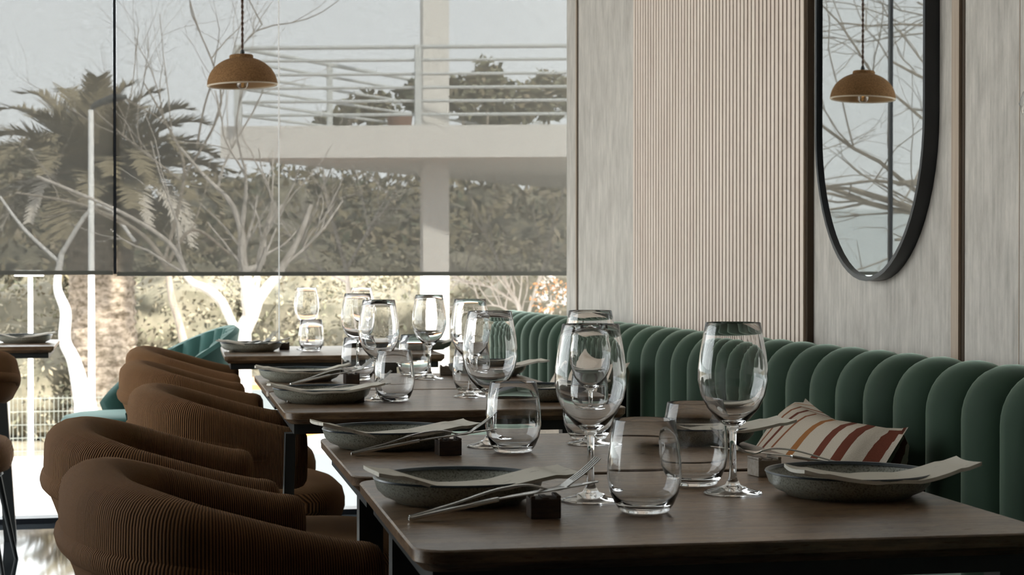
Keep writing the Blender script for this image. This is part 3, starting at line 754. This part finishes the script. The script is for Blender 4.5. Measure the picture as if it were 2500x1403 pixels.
# (where, plate px, handle end px or None, block px, side)
sets = [('nearest table', 'armchair', (1120, 1222), (996, 1273), (1327, 1262), 1),
        ('second table', 'armchair', (947, 1090), (856, 1113), (1094, 1110), 1),
        ('third table', 'armchair', (786, 980), (700, 984), (868, 981), 1),
        ('fourth table', 'armchair', (733, 929), (708, 941), (858, 936), 1),
        ('far table', 'armchair', (613, 857), (557, 860), (694, 853), 1),
        ('far table', 'bench', (1030, 853), None, None, -1),
        ('fourth table', 'bench', (1190, 916), None, (1090, 915), -1),
        ('third table', 'bench', (1322, 975), None, None, -1),
        ('second table', 'bench', (1688, 1082), None, None, -1),
        ('nearest table', 'bench', (2072, 1207), None, (1866, 1160), -1)]
PP = {}
for k, (tb, side, pp, hp, bp, sg) in enumerate(sets):
    p = PZ(*pp, TZ); where = 'on the %s, %s side' % (tb, side)
    place(PL, (p.x, p.y, TZ+.0004), 0, 'grey green stoneware plate '+where)
    rz = math.radians((-2, 1, -1.5, 2, -1, 1, -3, 2, -2, 3)[k])
    nk = make_napkin(sg, .078 if k else .082, 0, k+1, 'napkinw' if sg < 0 else 'napkin')
    nk.location = (p.x+(.003 if sg > 0 else .022), p.y-.060+(.004 if sg < 0 else 0), TZ+.0036); nk.rotation_euler = (0, 0, rz)
    tag(nk, 'folded printed paper napkin across the plate '+where, 'napkin', 'napkins')
    if bp:
        b = PZ(*bp, TZ); place_mesh(BD if sg > 0 else BP, (b.x, b.y, TZ+.0004), rz*2, ('dark wooden cutlery rest ' if sg > 0 else 'wooden cutlery rest with side light painted in ')+where)
    if hp:
        h = PZ(*hp, TZ); h.z = TZ+.0014
        b = PZ(*bp, TZ); an = math.atan2(b.y-h.y, b.x-h.x)
        place(KN, (h.x, h.y-.004, TZ+.0014), an+.02, 'steel knife with its tip up on the cutlery rest '+where)
        place(FK, (h.x+.003, h.y+.009, TZ+.0014), an+.01, 'steel fork with tines up on the cutlery rest '+where)
    elif k == 9:
        h = Vector((b.x+.152, b.y+.012, TZ)); 
        place(FK, (h.x, h.y, TZ+.0014), PI+.03, 'steel fork with tines up on the cutlery rest '+where)
        place(KN, (h.x, h.y+.016, TZ+.0014), PI+.05, 'steel knife lying behind the fork '+where)
p = PZ(60, 836, TZ); place(PL, (p.x, p.y, TZ+.0004), 0, 'grey green stoneware plate at the left edge of the photo')
nk = make_napkin(1, .078, 0, 21, 'napkinw'); nk.location = (p.x, p.y-.06, TZ+.0036); tag(nk, 'folded paper napkin on the plate at the left edge of the photo', 'napkin', 'napkins')

# ================================================================== outside
GZ = -1.65
q = MB(); n = 60; P = []
def gz(x, y):
    d = y-26
    h = GZ
    if d > 0: h += sstep((x+11)/4)* 3.9*sstep(d/34)+.35*noise.noise(Vector((x*.15, y*.15, 0)))*min(1, d/4)
    return h
ys = [YWIN+.16, 9, 12, 16, 20, 23, 25]+[26+k*1.6 for k in range(30)]
for y in ys: P.append([(x, y, gz(x, y)) for x in [-60+k*2.4 for k in range(60)]])
q.grid(P); gr = q.build('ground', [M['ground'], M['bank']], smooth=True); tag(gr, kind='structure')
for p_ in gr.data.polygons:
    if p_.center.y > 26: p_.material_index = 1
q = MB(); q.box((-60, -30, GZ-.05), (84, YWIN+.16, GZ)); struct(q, 'ground_terrace', M['ground'], smooth=False)
q = MB(); P = []
for k in range(41):
    a = lerp(-1.3, .9, k/40); D_ = 230
    P.append([(D_*math.sin(a), D_*math.cos(a), -12), (D_*math.sin(a), D_*math.cos(a), 9.0+1.5*noise.noise(Vector((a*6, 0, 0)))-4*max(0, a)), (1.3*D_*math.sin(a), 1.3*D_*math.cos(a), 6)])
q.grid(P); struct(q, 'hill', M['sea'])

# ---- leafy masses: every tree and bush its own thing
def crown(mb, c, r, nq, size, rnd, flat=.9):
    cx_, cy_, cz_ = c
    for _ in range(nq):
        while True:
            v = Vector((rnd.uniform(-1, 1), rnd.uniform(-1, 1), rnd.uniform(-1, 1)))
            if .35 < v.length < 1: break
        nv = noise.noise(v*2.1+Vector(c)*.7)
        v *= .86+.32*nv
        p = Vector((cx_+v.x*r[0], cy_+v.y*r[1], cz_+v.z*r[2]))
        a = Vector((rnd.gauss(0, 1), rnd.gauss(0, 1), rnd.gauss(0, 1))).normalized(); b = a.cross(Vector((rnd.gauss(0, 1), rnd.gauss(0, 1), rnd.gauss(0, 1)))).normalized()
        s_ = size*rnd.uniform(.6, 1.5)
        mb.cur = 0 if rnd.random() < .45+.8*nv else (1 if rnd.random() < .6 else 2)
        mb.add([p-a*s_, p+b*s_*.45, p+a*s_, p-b*s_*.45], [(0, 1, 2, 3)])
    mb.cur = 0
def limb(mb, p, d, L_, r, depth, rnd, bend=.25, kids_=3, up=.1):
    pts = [Vector(p)]; rad = [r]; d = Vector(d).normalized(); n = 6
    for i in range(n):
        d = (d+Vector((rnd.gauss(0, bend), rnd.gauss(0, bend), rnd.gauss(0, bend)+up))*.5).normalized()
        pts.append(pts[-1]+d*L_/n); rad.append(r*(1-.55*(i+1)/n))
    mb.tube(pts, rad, 6 if depth > 1 else 4, caps=False)
    if depth > 0:
        for k in range(kids_):
            i = rnd.randint(2, n); dd = (d+Vector((rnd.gauss(0, .7), rnd.gauss(0, .7), rnd.gauss(.1, .5)))).normalized()
            limb(mb, pts[i], dd, L_*rnd.uniform(.5, .8), rad[i]*.62, depth-1, rnd, bend, kids_, up)
LEAF = [M['leafA'], M['leafB'], M['leafC']]
def tree(name, px_, d, zc, r, nq, size, seed, label, cat, group, trunk=True, mats=None, core='core'):
    rnd = random.Random(seed); c = PD(px_[0], px_[1], d); c = Vector((c.x, c.y, c.z if zc is None else zc))
    t = thing(name, (c.x, c.y, gz(c.x, c.y)), 0, label, cat, group); base = t.location.z
    q = MB(); crown(q, (0, 0, c.z-base), r, nq, size, rnd); q.build('crown', mats or LEAF, t, smooth=False)
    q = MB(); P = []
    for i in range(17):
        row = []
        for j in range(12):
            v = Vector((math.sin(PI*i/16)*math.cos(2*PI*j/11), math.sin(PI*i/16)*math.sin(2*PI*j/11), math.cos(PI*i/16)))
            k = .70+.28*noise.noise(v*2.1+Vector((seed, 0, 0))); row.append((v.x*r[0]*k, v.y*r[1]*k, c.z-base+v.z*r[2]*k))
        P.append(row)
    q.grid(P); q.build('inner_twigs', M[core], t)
    if trunk:
        q = MB(); q.tube([(0, 0, -.1), (.05, 0, (c.z-base)*.5), (0, 0, c.z-base)], [.16, .12, .06], 8); q.build('trunk', M['bark2'], t)
    return t
back = [(30, 330, 44, 3.4, 2.4, 1), (-40, 400, 40, 3.6, 2.2, 2), (330, 470, 42, 3.8, 2.2, 3), (520, 440, 46, 2.4, 2.2, 4), (640, 400, 40, 3.4, 2.4, 5),
        (830, 400, 42, 3.4, 2.6, 6), (980, 420, 38, 3.0, 2.4, 7), (1180, 400, 40, 3.2, 2.7, 8), (1330, 440, 36, 2.4, 2.2, 9), (1450, 400, 42, 3.2, 2.8, 10),
        (180, 430, 36, 3.4, 2.2, 11), (720, 520, 34, 3.2, 1.8, 12), (1060, 540, 34, 3.2, 1.8, 13), (430, 520, 34, 3.0, 1.9, 14), (1350, 560, 32, 2.6, 1.8, 15), (-60, 480, 34, 3.0, 2.2, 16)]
for (x, y, d, rx, rz_, sd) in back:
    kind = 'dense olive tree crown' if sd % 2 else 'dry brownish tree crown'
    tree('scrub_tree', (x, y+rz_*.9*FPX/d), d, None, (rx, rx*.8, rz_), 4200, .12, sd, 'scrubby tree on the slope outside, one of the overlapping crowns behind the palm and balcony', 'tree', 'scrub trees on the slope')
low = [(60, 860, 29, 2.2, 1.5), (330, 900, 30, 2.4, 1.5), (470, 800, 30, 2.2, 1.5), (620, 830, 31, 2.2, 1.5), (800, 800, 30, 2.4, 1.6), (950, 860, 29, 2.2, 1.5), (1160, 800, 30, 2.4, 1.7), (1320, 820, 28, 2.0, 1.5), (100, 960, 28, 2.0, 1.0), (380, 980, 28, 2, 1.0), (880, 960, 27.5, 2, 1.0), (1230, 960, 27.5, 2.2, 1.1), (620, 960, 27.6, 2.0, 1.0)]
for k, (x, y, d, rx, rz_) in enumerate(low):
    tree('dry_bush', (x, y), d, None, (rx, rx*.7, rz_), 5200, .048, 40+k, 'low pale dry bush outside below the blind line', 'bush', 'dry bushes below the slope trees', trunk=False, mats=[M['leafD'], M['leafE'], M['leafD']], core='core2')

# ---- palm
def palm():
    dP = 27.0
    base = PD(262, 1010, dP); top = PD(238, 430, dP)
    t = thing('palm_tree', (base.x, base.y, gz(base.x, base.y)), 0, 'large palm with shaggy trunk and arching fronds outside the left window', 'palm')
    o = Vector(t.location); rnd = random.Random(5)
    H_ = top.z-o.z; off = Vector((top.x-base.x, 0, H_))
    q = MB(); secs = []; n = 44
    for i in range(90):
        v = i/89; c = off*v*.93; row = []
        R_ = lerp(.50, .44, v)+.22*sstep((v-.72)/.2)
        for k in range(n):
            a = 2*PI*k/n; bump = .045*abs(math.sin(a*7+i*.55))*abs(math.sin(i*.9))+.06*noise.noise(Vector((math.cos(a)*3, math.sin(a)*3, i*.35)))
            row.append((c.x+(R_+bump)*math.cos(a), c.y+(R_+bump)*math.sin(a), c.z))
        secs.append(row)
    q.sweep(secs); q.build('trunk', M['palmtrunk'], t)
    crownc = off*.97
    def frond(name, dirv, L_, droop, m, wid=.30, nleaf=46):
        q = MB(); d = Vector(dirv).normalized(); side = d.cross(Vector((0, 0, 1))); side = side.normalized() if side.length > .05 else Vector((1, 0, 0))
        pts = []; p = Vector(crownc)+d*.2
        for i in range(13):
            s_ = i/12; dd = (d*(1-s_*.45)+Vector((0, 0, -1))*droop*s_**1.6).normalized(); pts.append(p.copy()); p = p+dd*L_/12
        q.tube(pts, [lerp(.035, .008, i/12) for i in range(13)], 5, caps=False)
        for i in range(nleaf):
            s_ = .12+.88*i/nleaf; k = s_*12; i0 = min(11, int(k)); b = pts[i0].lerp(pts[i0+1], k-i0); tg = (pts[i0+1]-pts[i0]).normalized(); sd = tg.cross(Vector((0, 0, 1)))
            sd = sd.normalized() if sd.length > .05 else side
            upv = sd.cross(tg)
            for sg in (-1, 1):
                ll = wid*(1-.55*abs(2*s_-.9))*rnd.uniform(.8, 1.15); e = b+(sd*sg*.75+tg*.75+upv*rnd.uniform(.0, .35)).normalized()*ll; w_ = tg*.036
                q.add([b-w_, b+w_, e+w_*.2, e-w_*.2], [(0, 1, 2, 3)])
        return q.build(name, m, t, smooth=False)
    # upper fronds aimed at where the photo shows their tips
    tips = [(90, 200), (165, 185), (238, 180), (290, 190), (345, 205), (15, 250), (430, 250), (470, 290), (455, 350), (500, 385), (5, 335), (500, 425), (60, 420), (200, 230), (395, 300), (330, 250), (120, 280)]
    for k, (x, y) in enumerate(tips):
        tp = PD(x, y, dP+rnd.uniform(-1.2, 1.2))-o-crownc; hz = math.hypot(tp.x, tp.y)/tp.length; L_ = tp.length*(.86+.22*hz)
        frond('frond', tp+Vector((0, 0, tp.length*.30*hz)), L_, .62, M['frond'], .50, 60)
    for k in range(46):
        a = rnd.uniform(0, 2*PI); el = rnd.uniform(-.35, .95)
        frond('frond', (math.cos(a), math.sin(a)*.9, el), rnd.uniform(1.3, 2.0), rnd.uniform(.5, 1.2), M['frond'], .48, 44)
    for (x, y) in ((40, 760), (75, 740), (110, 740), (150, 705), (265, 760), (290, 800), (312, 800), (22, 720), (205, 730), (335, 720)):
        a = PD(x, y, dP)-o-crownc
        frond('dead_frond', (a.x, rnd.uniform(-.5, -.2), .10), a.length*1.05, 1.9, M['deadfrond'], .30, 34)
palm()
def branchy(name, d, polys, m, label, cat='tree', twigs=0, seed=1, tl=.7, tr=.012, zspread=.5, depth=2):
    rnd = random.Random(seed); b = PD(polys[0][0][0], polys[0][0][1], d)
    t = thing(name, (b.x, b.y, gz(b.x, b.y)), 0, label, cat); o = Vector(t.location); q = MB(); tw = MB()
    for j, pl in enumerate(polys):
        dd = rnd.uniform(-zspread, zspread) if j else 0
        P_ = [PD(x, y, d+dd*(i/(len(pl)-1)))-o for i, (x, y, w_) in enumerate(pl)]
        ws = [w_*d/FPX/2 for _, _, w_ in pl]
        if j == 0: P_.insert(0, Vector((P_[0].x, P_[0].y, 0))); ws.insert(0, ws[0]*1.1)
        pp_ = bez(P_, 6); rr_ = []
        for i in range(len(pp_)): k = i/6; i0 = min(len(ws)-2, int(k)); rr_.append(lerp(ws[i0], ws[i0+1], k-i0))
        q.tube(pp_, rr_, 10)
        for _ in range(twigs):
            i = rnd.randint(len(pp_)//3, len(pp_)-1); dv = (pp_[i]-pp_[i-1]).normalized()+Vector((rnd.gauss(0, .8), rnd.gauss(0, .5), rnd.gauss(.2, .6)))
            limb(tw, pp_[i], dv, tl*rnd.uniform(.6, 1.3), max(tr, rr_[i]*.4), depth, rnd)
    q.build('trunk', m, t)
    if twigs: tw.build('branches', m, t)
    return t
branchy('bare_tree', 16, [[(585, 850, 60), (588, 820, 46), (612, 770, 40), (622, 735, 42)], [(590, 835, 34), (565, 785, 22), (540, 735, 24), (505, 705, 22), (460, 680, 18), (420, 600, 12), (300, 520, 9), (90, 430, 7)],
        [(618, 745, 34), (650, 705, 26), (685, 660, 22), (730, 580, 14), (760, 500, 10)], [(620, 750, 40), (605, 700, 34), (592, 640, 24), (588, 560, 18), (560, 490, 12), (500, 430, 8), (440, 360, 6)],
        [(598, 660, 20), (640, 640, 14), (650, 560, 10), (690, 500, 8)], [(590, 560, 14), (600, 470, 9), (598, 400, 7)]], M['bark'], 'bare pale forked tree outside behind the far table', twigs=2, seed=3, tl=.9, depth=1)
branchy('bare_tree', 22, [[(210, 1010, 60), (200, 960, 46), (180, 880, 34), (158, 830, 30), (160, 760, 28), (140, 700, 20), (150, 620, 14)], [(150, 620, 12), (240, 500, 10), (330, 590, 8)], [(145, 640, 9), (60, 560, 8), (0, 480, 6)]], M['whitetrunk'], 'whitewashed leaning tree trunk in front of the palm', twigs=0, seed=8, tl=1.2)
branchy('bare_tree', 19, [[(480, 1000, 26), (440, 800, 20), (420, 730, 18), (400, 640, 16), (330, 560, 10), (200, 500, 8), (40, 470, 5)], [(405, 650, 12), (470, 560, 9), (560, 620, 6)], [(400, 640, 11), (450, 420, 8), (400, 290, 5), (350, 200, 3)], [(450, 430, 7), (540, 250, 5), (480, 60, 3)], [(480, 360, 6), (520, 200, 4), (640, 60, 2)], [(440, 440, 7), (300, 330, 5), (220, 260, 3)]], M['bark2'], 'thin bare tree with branches spreading across the sky behind the lamp', twigs=4, seed=12, tl=1.1, tr=.008)
branchy('bare_tree', 24, [[(1290, 900, 12), (1270, 760, 12), (1240, 700, 10), (1200, 600, 7), (1150, 520, 4)], [(1280, 800, 9), (1310, 700, 8), (1330, 640, 6), (1345, 560, 4)], [(1262, 740, 7), (1195, 700, 6), (1130, 690, 4)], [(1285, 830, 8), (1240, 760, 6), (1200, 745, 4), (1160, 755, 3)]], M['bark'], 'bare shrubby tree outside right of the white column', twigs=8, seed=21, tl=.9)
branchy('bare_tree', 24, [[(860, 900, 12), (850, 700, 11), (835, 620, 9), (800, 500, 6), (790, 420, 4)], [(845, 660, 8), (900, 560, 6), (950, 470, 4)], [(848, 690, 7), (760, 640, 5), (730, 560, 4)]], M['bark'], 'bare slender tree under the balcony left of the white column', twigs=8, seed=25, tl=.9)
# bare tree that the wall mirror shows
t = thing('bare_tree', (-9.2, 20.5, gz(-9, 20.5)), 0, 'bare spreading tree beyond the left window, visible in the wall mirror', 'tree')
q = MB(); rnd = random.Random(77); q.tube([(0, 0, 0), (.1, 0, 2.0), (.3, 0, 3.2)], [.22, .17, .14], 10); q.build('trunk', M['bark2'], t)
q = MB()
for (z, dx, dz, L_, r_) in ((2.6, 1, .28, 3.6, .085), (3.1, 1, .7, 3.4, .08), (3.2, .7, 1.2, 3.4, .07), (2.9, 1, .1, 3.2, .06), (3.2, .2, 1.4, 3.2, .07), (3.2, -.7, 1, 3, .06), (3.1, 1, 1.0, 4.0, .06)):
    limb(q, (.15, 0, z), (dx, rnd.uniform(-.3, .3), dz), L_, r_, 3, rnd, .30, 4, .0)
q.build('branches', M['bark2'], t)
# some orange leaves by the balcony end
rnd = random.Random(4); q = MB(); c = PD(1345, 720, 22)
t = thing('orange_bush', (c.x, c.y, gz(c.x, c.y)), 0, 'bush with orange and white leaves outside beside the end of the wall', 'bush')
crown(q, (0, 0, c.z-t.location.z), (.28, .28, .30), 260, .028, rnd); q.build('leaves', [M['orangeleaf'], M['post'], M['deadfrond']], t, smooth=False)
q = MB(); q.tube([(0, 0, 0), (.03, 0, 1.0), (0, 0, c.z-t.location.z)], [.03, .02, .01], 6); q.build('stem', M['bark'], t)

# ---- posts
def post(x, ytop, wpx, d, label, head=None):
    tp = PD(x, ytop, d); t = thing('street_lamp' if head else 'white_post', (tp.x, tp.y, GZ), 0, label, 'street lamp' if head else 'post')
    r_ = wpx*d/FPX/2; q = MB(); q.tube([(0, 0, 0), (0, 0, tp.z-GZ)], [r_*1.25, r_*.85], 16); q.build('pole', M['post'], t)
    if head:
        h = tp.z-GZ; q = MB(); q.tube([(0, 0, h), (.04, 0, h+.05), (.22, 0, h+.12), (.34, 0, h+.13)], [.02, .03, .045, .02], 10); q.build('lamp_head', M['black'], t)
    return t
post(222, 268, 15, 17, 'tall white street lamp pole with a small dark head in front of the palm', True)
post(74, 676, 13, 15, 'slim white post outside behind the table at the left edge')
q = MB(); a = PD(74, 674, 15)
t2 = [o for o in bpy.data.objects if o.name.startswith('white_post') and not o.parent][0]
q.box((-.13, -.02, a.z-GZ-.0), (.11, .02, a.z-GZ+.05)); q.build('cross_bar', M['post'], t2, smooth=False)

# ---- balcony building
A = PD(538, 347, 20); u1 = Vector((.998, -.045, 0)).normalized(); u2 = Vector((.648, .762, 0)).normalized()
u1 = (PD(1372, 357, 19.75)-A); u1.z = 0; u1.normalize()
zt_, zb_ = PD(538, 308, 20).z, PD(538, 386, 20).z
t = thing('balcony_building', (A.x, A.y, GZ), 0, 'pale modern building with a cantilevered balcony and white metal railings outside', 'building')
o = Vector(t.location)
def slabpt(a, b, z): p = A+u1*a+u2*b; return (p.x-o.x, p.y-o.y, z-GZ)
q = MB(); q.add([slabpt(0, 0, zb_), slabpt(9, 0, zb_), slabpt(9, 9, zb_), slabpt(0, 9, zb_), slabpt(0, 0, zt_), slabpt(9, 0, zt_), slabpt(9, 9, zt_), slabpt(0, 9, zt_)], [(0, 3, 2, 1), (4, 5, 6, 7), (0, 1, 5, 4), (1, 2, 6, 5), (2, 3, 7, 6), (3, 0, 4, 7)])
q.build('balcony_slab', M['render'], t, smooth=False)
dc = 20.6; c0_ = PD(1061, 500, dc); r_ = 64*dc/FPX/2
q = MB(); q.box((c0_.x-o.x-r_, c0_.y-o.y-r_*.7, 0), (c0_.x-o.x+r_, c0_.y-o.y+r_*.7, 9)); q.build('column', M['render'], t, smooth=False)
ins = .08
zr = [PD(968, y, 19.9).z for y in (114, 146, 180, 213, 246, 279)]
for k, z in enumerate(zr):
    q = MB(); q.tube([slabpt(.18, ins, z), slabpt(9, ins, z)], .018 if k else .025, 8); q.build('railing_bar', M['rail'], t)
    q = MB(); q.tube([slabpt(.18, ins, z), slabpt(.18, 8.5, z)], .018 if k else .025, 8); q.build('railing_bar', M['rail'], t)
for (x, w_) in ((581, 18), (1020, 15), (1460, 14)):
    p = PD(x, 300, 19.9); q = MB(); hw_ = w_*19.9/FPX/2; q.box((p.x-o.x-hw_, p.y-o.y-.03, zt_-GZ), (p.x-o.x+hw_, p.y-o.y+.03, zr[0]-GZ+.02)); q.build('railing_post', M['rail'], t, smooth=False)
for b in (1.9, 4.0, 6.2):
    p = Vector(slabpt(.18, b, 0)); q = MB(); q.box((p.x-.035, p.y-.035, zt_-GZ), (p.x+.035, p.y+.035, zr[0]-GZ+.02)); q.build('railing_post', M['rail'], t, smooth=False)
def onslab(x, y): p = PZ(x, y, zt_) if y > 0 else None; return p
pot = PD(976, 300, 22.4); pot.z = zt_
t = thing('potted_bush', (pot.x, pot.y, zt_), 0, 'round dark bush in a clay pot on the balcony beside the column', 'plant')
q = MB(); q.lathe([(0, 0), (.13, 0), (.16, .30), (.175, .34), (.15, .34), (0, .30)], 24); q.build('pot', M['pot'], t)
q = MB(); crown(q, (.22, 0, .58), (.30, .28, .22), 900, .05, random.Random(3)); q.build('foliage', [M['leafC'], M['leafA'], M['leafC']], t, smooth=False)
for k, (x, y, rx, rz_) in enumerate([(900, 265, .45, .28), (1130, 235, .35, .30), (1190, 205, .30, .38), (1260, 250, .50, .34), (1340, 235, .45, .40), (1200, 290, .6, .2), (820, 290, .35, .12)]):
    p = PD(x, y, 24+k*.25); t = thing('balcony_shrub', (p.x, p.y, zt_), 0, 'leafy shrub growing on the balcony behind the railings', 'plant', 'shrubs on the balcony')
    q = MB(); crown(q, (0, 0, max(rz_*.9, p.z-zt_)), (rx, rx*.6, rz_), 520, .07, random.Random(60+k)); q.build('foliage', [M['leafE'], M['leafA'], M['leafB']], t, smooth=False)
    q = MB(); q.tube([(0, 0, 0), (0, 0, max(.1, p.z-zt_))], .02, 6); q.build('stem', M['bark2'], t)

# ---- wire fence at the foot of the slope
fa, fb = PD(20, 968, 24), PD(520, 968, 24)
t = thing('wire_fence', (fa.x, fa.y, GZ), 0, 'low green grey wire mesh fence outside behind the white trunk', 'fence')
hF = fa.z-GZ; Lf = (fb-fa).length; q = MB()
for k in range(int(Lf/.06)): q.box((k*.06, -.002, .0), (k*.06+.006, .002, hF))
for k in range(int(hF/.18)+1): q.box((0, -.004, k*.18), (Lf, .004, k*.18+.008))
q.build('mesh', M['fence'], t, smooth=False)
for k in range(3):
    q = MB(); q.tube([(k*Lf/2, 0, 0), (k*Lf/2, 0, hF+.05)], .025, 8); q.build('fence_post', M['fence'], t)

# ---- cars seen under the tables
def car(loc, rz, paint, label):
    t = thing('car', loc, rz, label, 'car')
    # nose towards -y ; length 4.1, width 1.72, height 1.46
    prof = [(-2.05, .30, .62), (-2.0, .30, .74), (-1.3, .28, .90), (-.95, .28, .96), (-.25, .28, 1.40), (.2, .28, 1.46), (1.1, .28, 1.42), (1.75, .28, 1.0), (2.0, .30, .92), (2.05, .32, .60)]
    q = MB(); secs = []
    for (y, zb, zt) in prof:
        cab = zt > 1.0; w_ = .86 if abs(y) < 1.9 else .76
        wt = .62 if cab else .74; belt = min(zt-.02, .94)
        secs.append([(-w_*.92, y, zb), (-w_, y, (zb+belt)/2), (-w_*.97, y, belt), (-wt, y, zt-.03 if cab else zt-.01), (-wt*.8, y, zt), (wt*.8, y, zt), (wt, y, zt-.03 if cab else zt-.01), (w_*.97, y, belt), (w_, y, (zb+belt)/2), (w_*.92, y, zb)])
    q.sweep(secs); q.build('body', paint, t, angle=35)
    q = MB(); q.add([(-.72, -.97, .975), (.72, -.97, .975), (.55, -.30, 1.385), (-.55, -.30, 1.385)], [(0, 1, 2, 3)]); q.build('windscreen', M['carglass'], t)
    for s in (-1, 1):
        q = MB(); q.add([(s*.835, -.75, .97), (s*.835, 1.2, .97), (s*.66, .95, 1.36), (s*.655, -.15, 1.38)], [(0, 1, 2, 3)]); q.build('side_window', M['carglass'], t)
        q = MB(); q.add([(s*x, y, z) for x, y, z in ((.84, -.72, .93), (1.02, -.76, .93), (1.06, -.74, 1.03), (1.0, -.72, 1.11), (.88, -.70, 1.08), (.84, -.60, .95), (1.0, -.60, .96), (1.0, -.62, 1.07), (.88, -.60, 1.05))], [(0, 1, 2, 3, 4), (5, 6, 7, 8), (0, 1, 6, 5), (1, 2, 7, 6), (3, 2, 7), (3, 4, 8, 7), (4, 0, 5, 8)]); q.build('wing_mirror', M['carglass'], t)
        for y in (-1.3, 1.25):
            q = MB(); q.tube([(s*.66, y, .31), (s*.87, y, .31)], .31, 24); w_ = q.build('wheel', M['tyre'], t); q = MB(); q.tube([(s*.86, y, .31), (s*.88, y, .31)], .18, 16); q.build('hub_cap', M['rail'], w_)
        q = MB(); q.box((s*.55-.16, -2.02, .62), (s*.55+.16, -1.9, .76)); q.build('headlamp', M['rail'], t, smooth=False)
    return t
c = PD(905, 1200, 12.6); car((c.x, c.y, GZ), math.radians(-24), M['carwhite'], 'white parked car outside, glimpsed under the tables')
c = PD(815, 1100, 19.0); car((c.x, c.y, GZ+.05), math.radians(70), M['carorange'], 'orange parked vehicle outside, glimpsed under the third table')
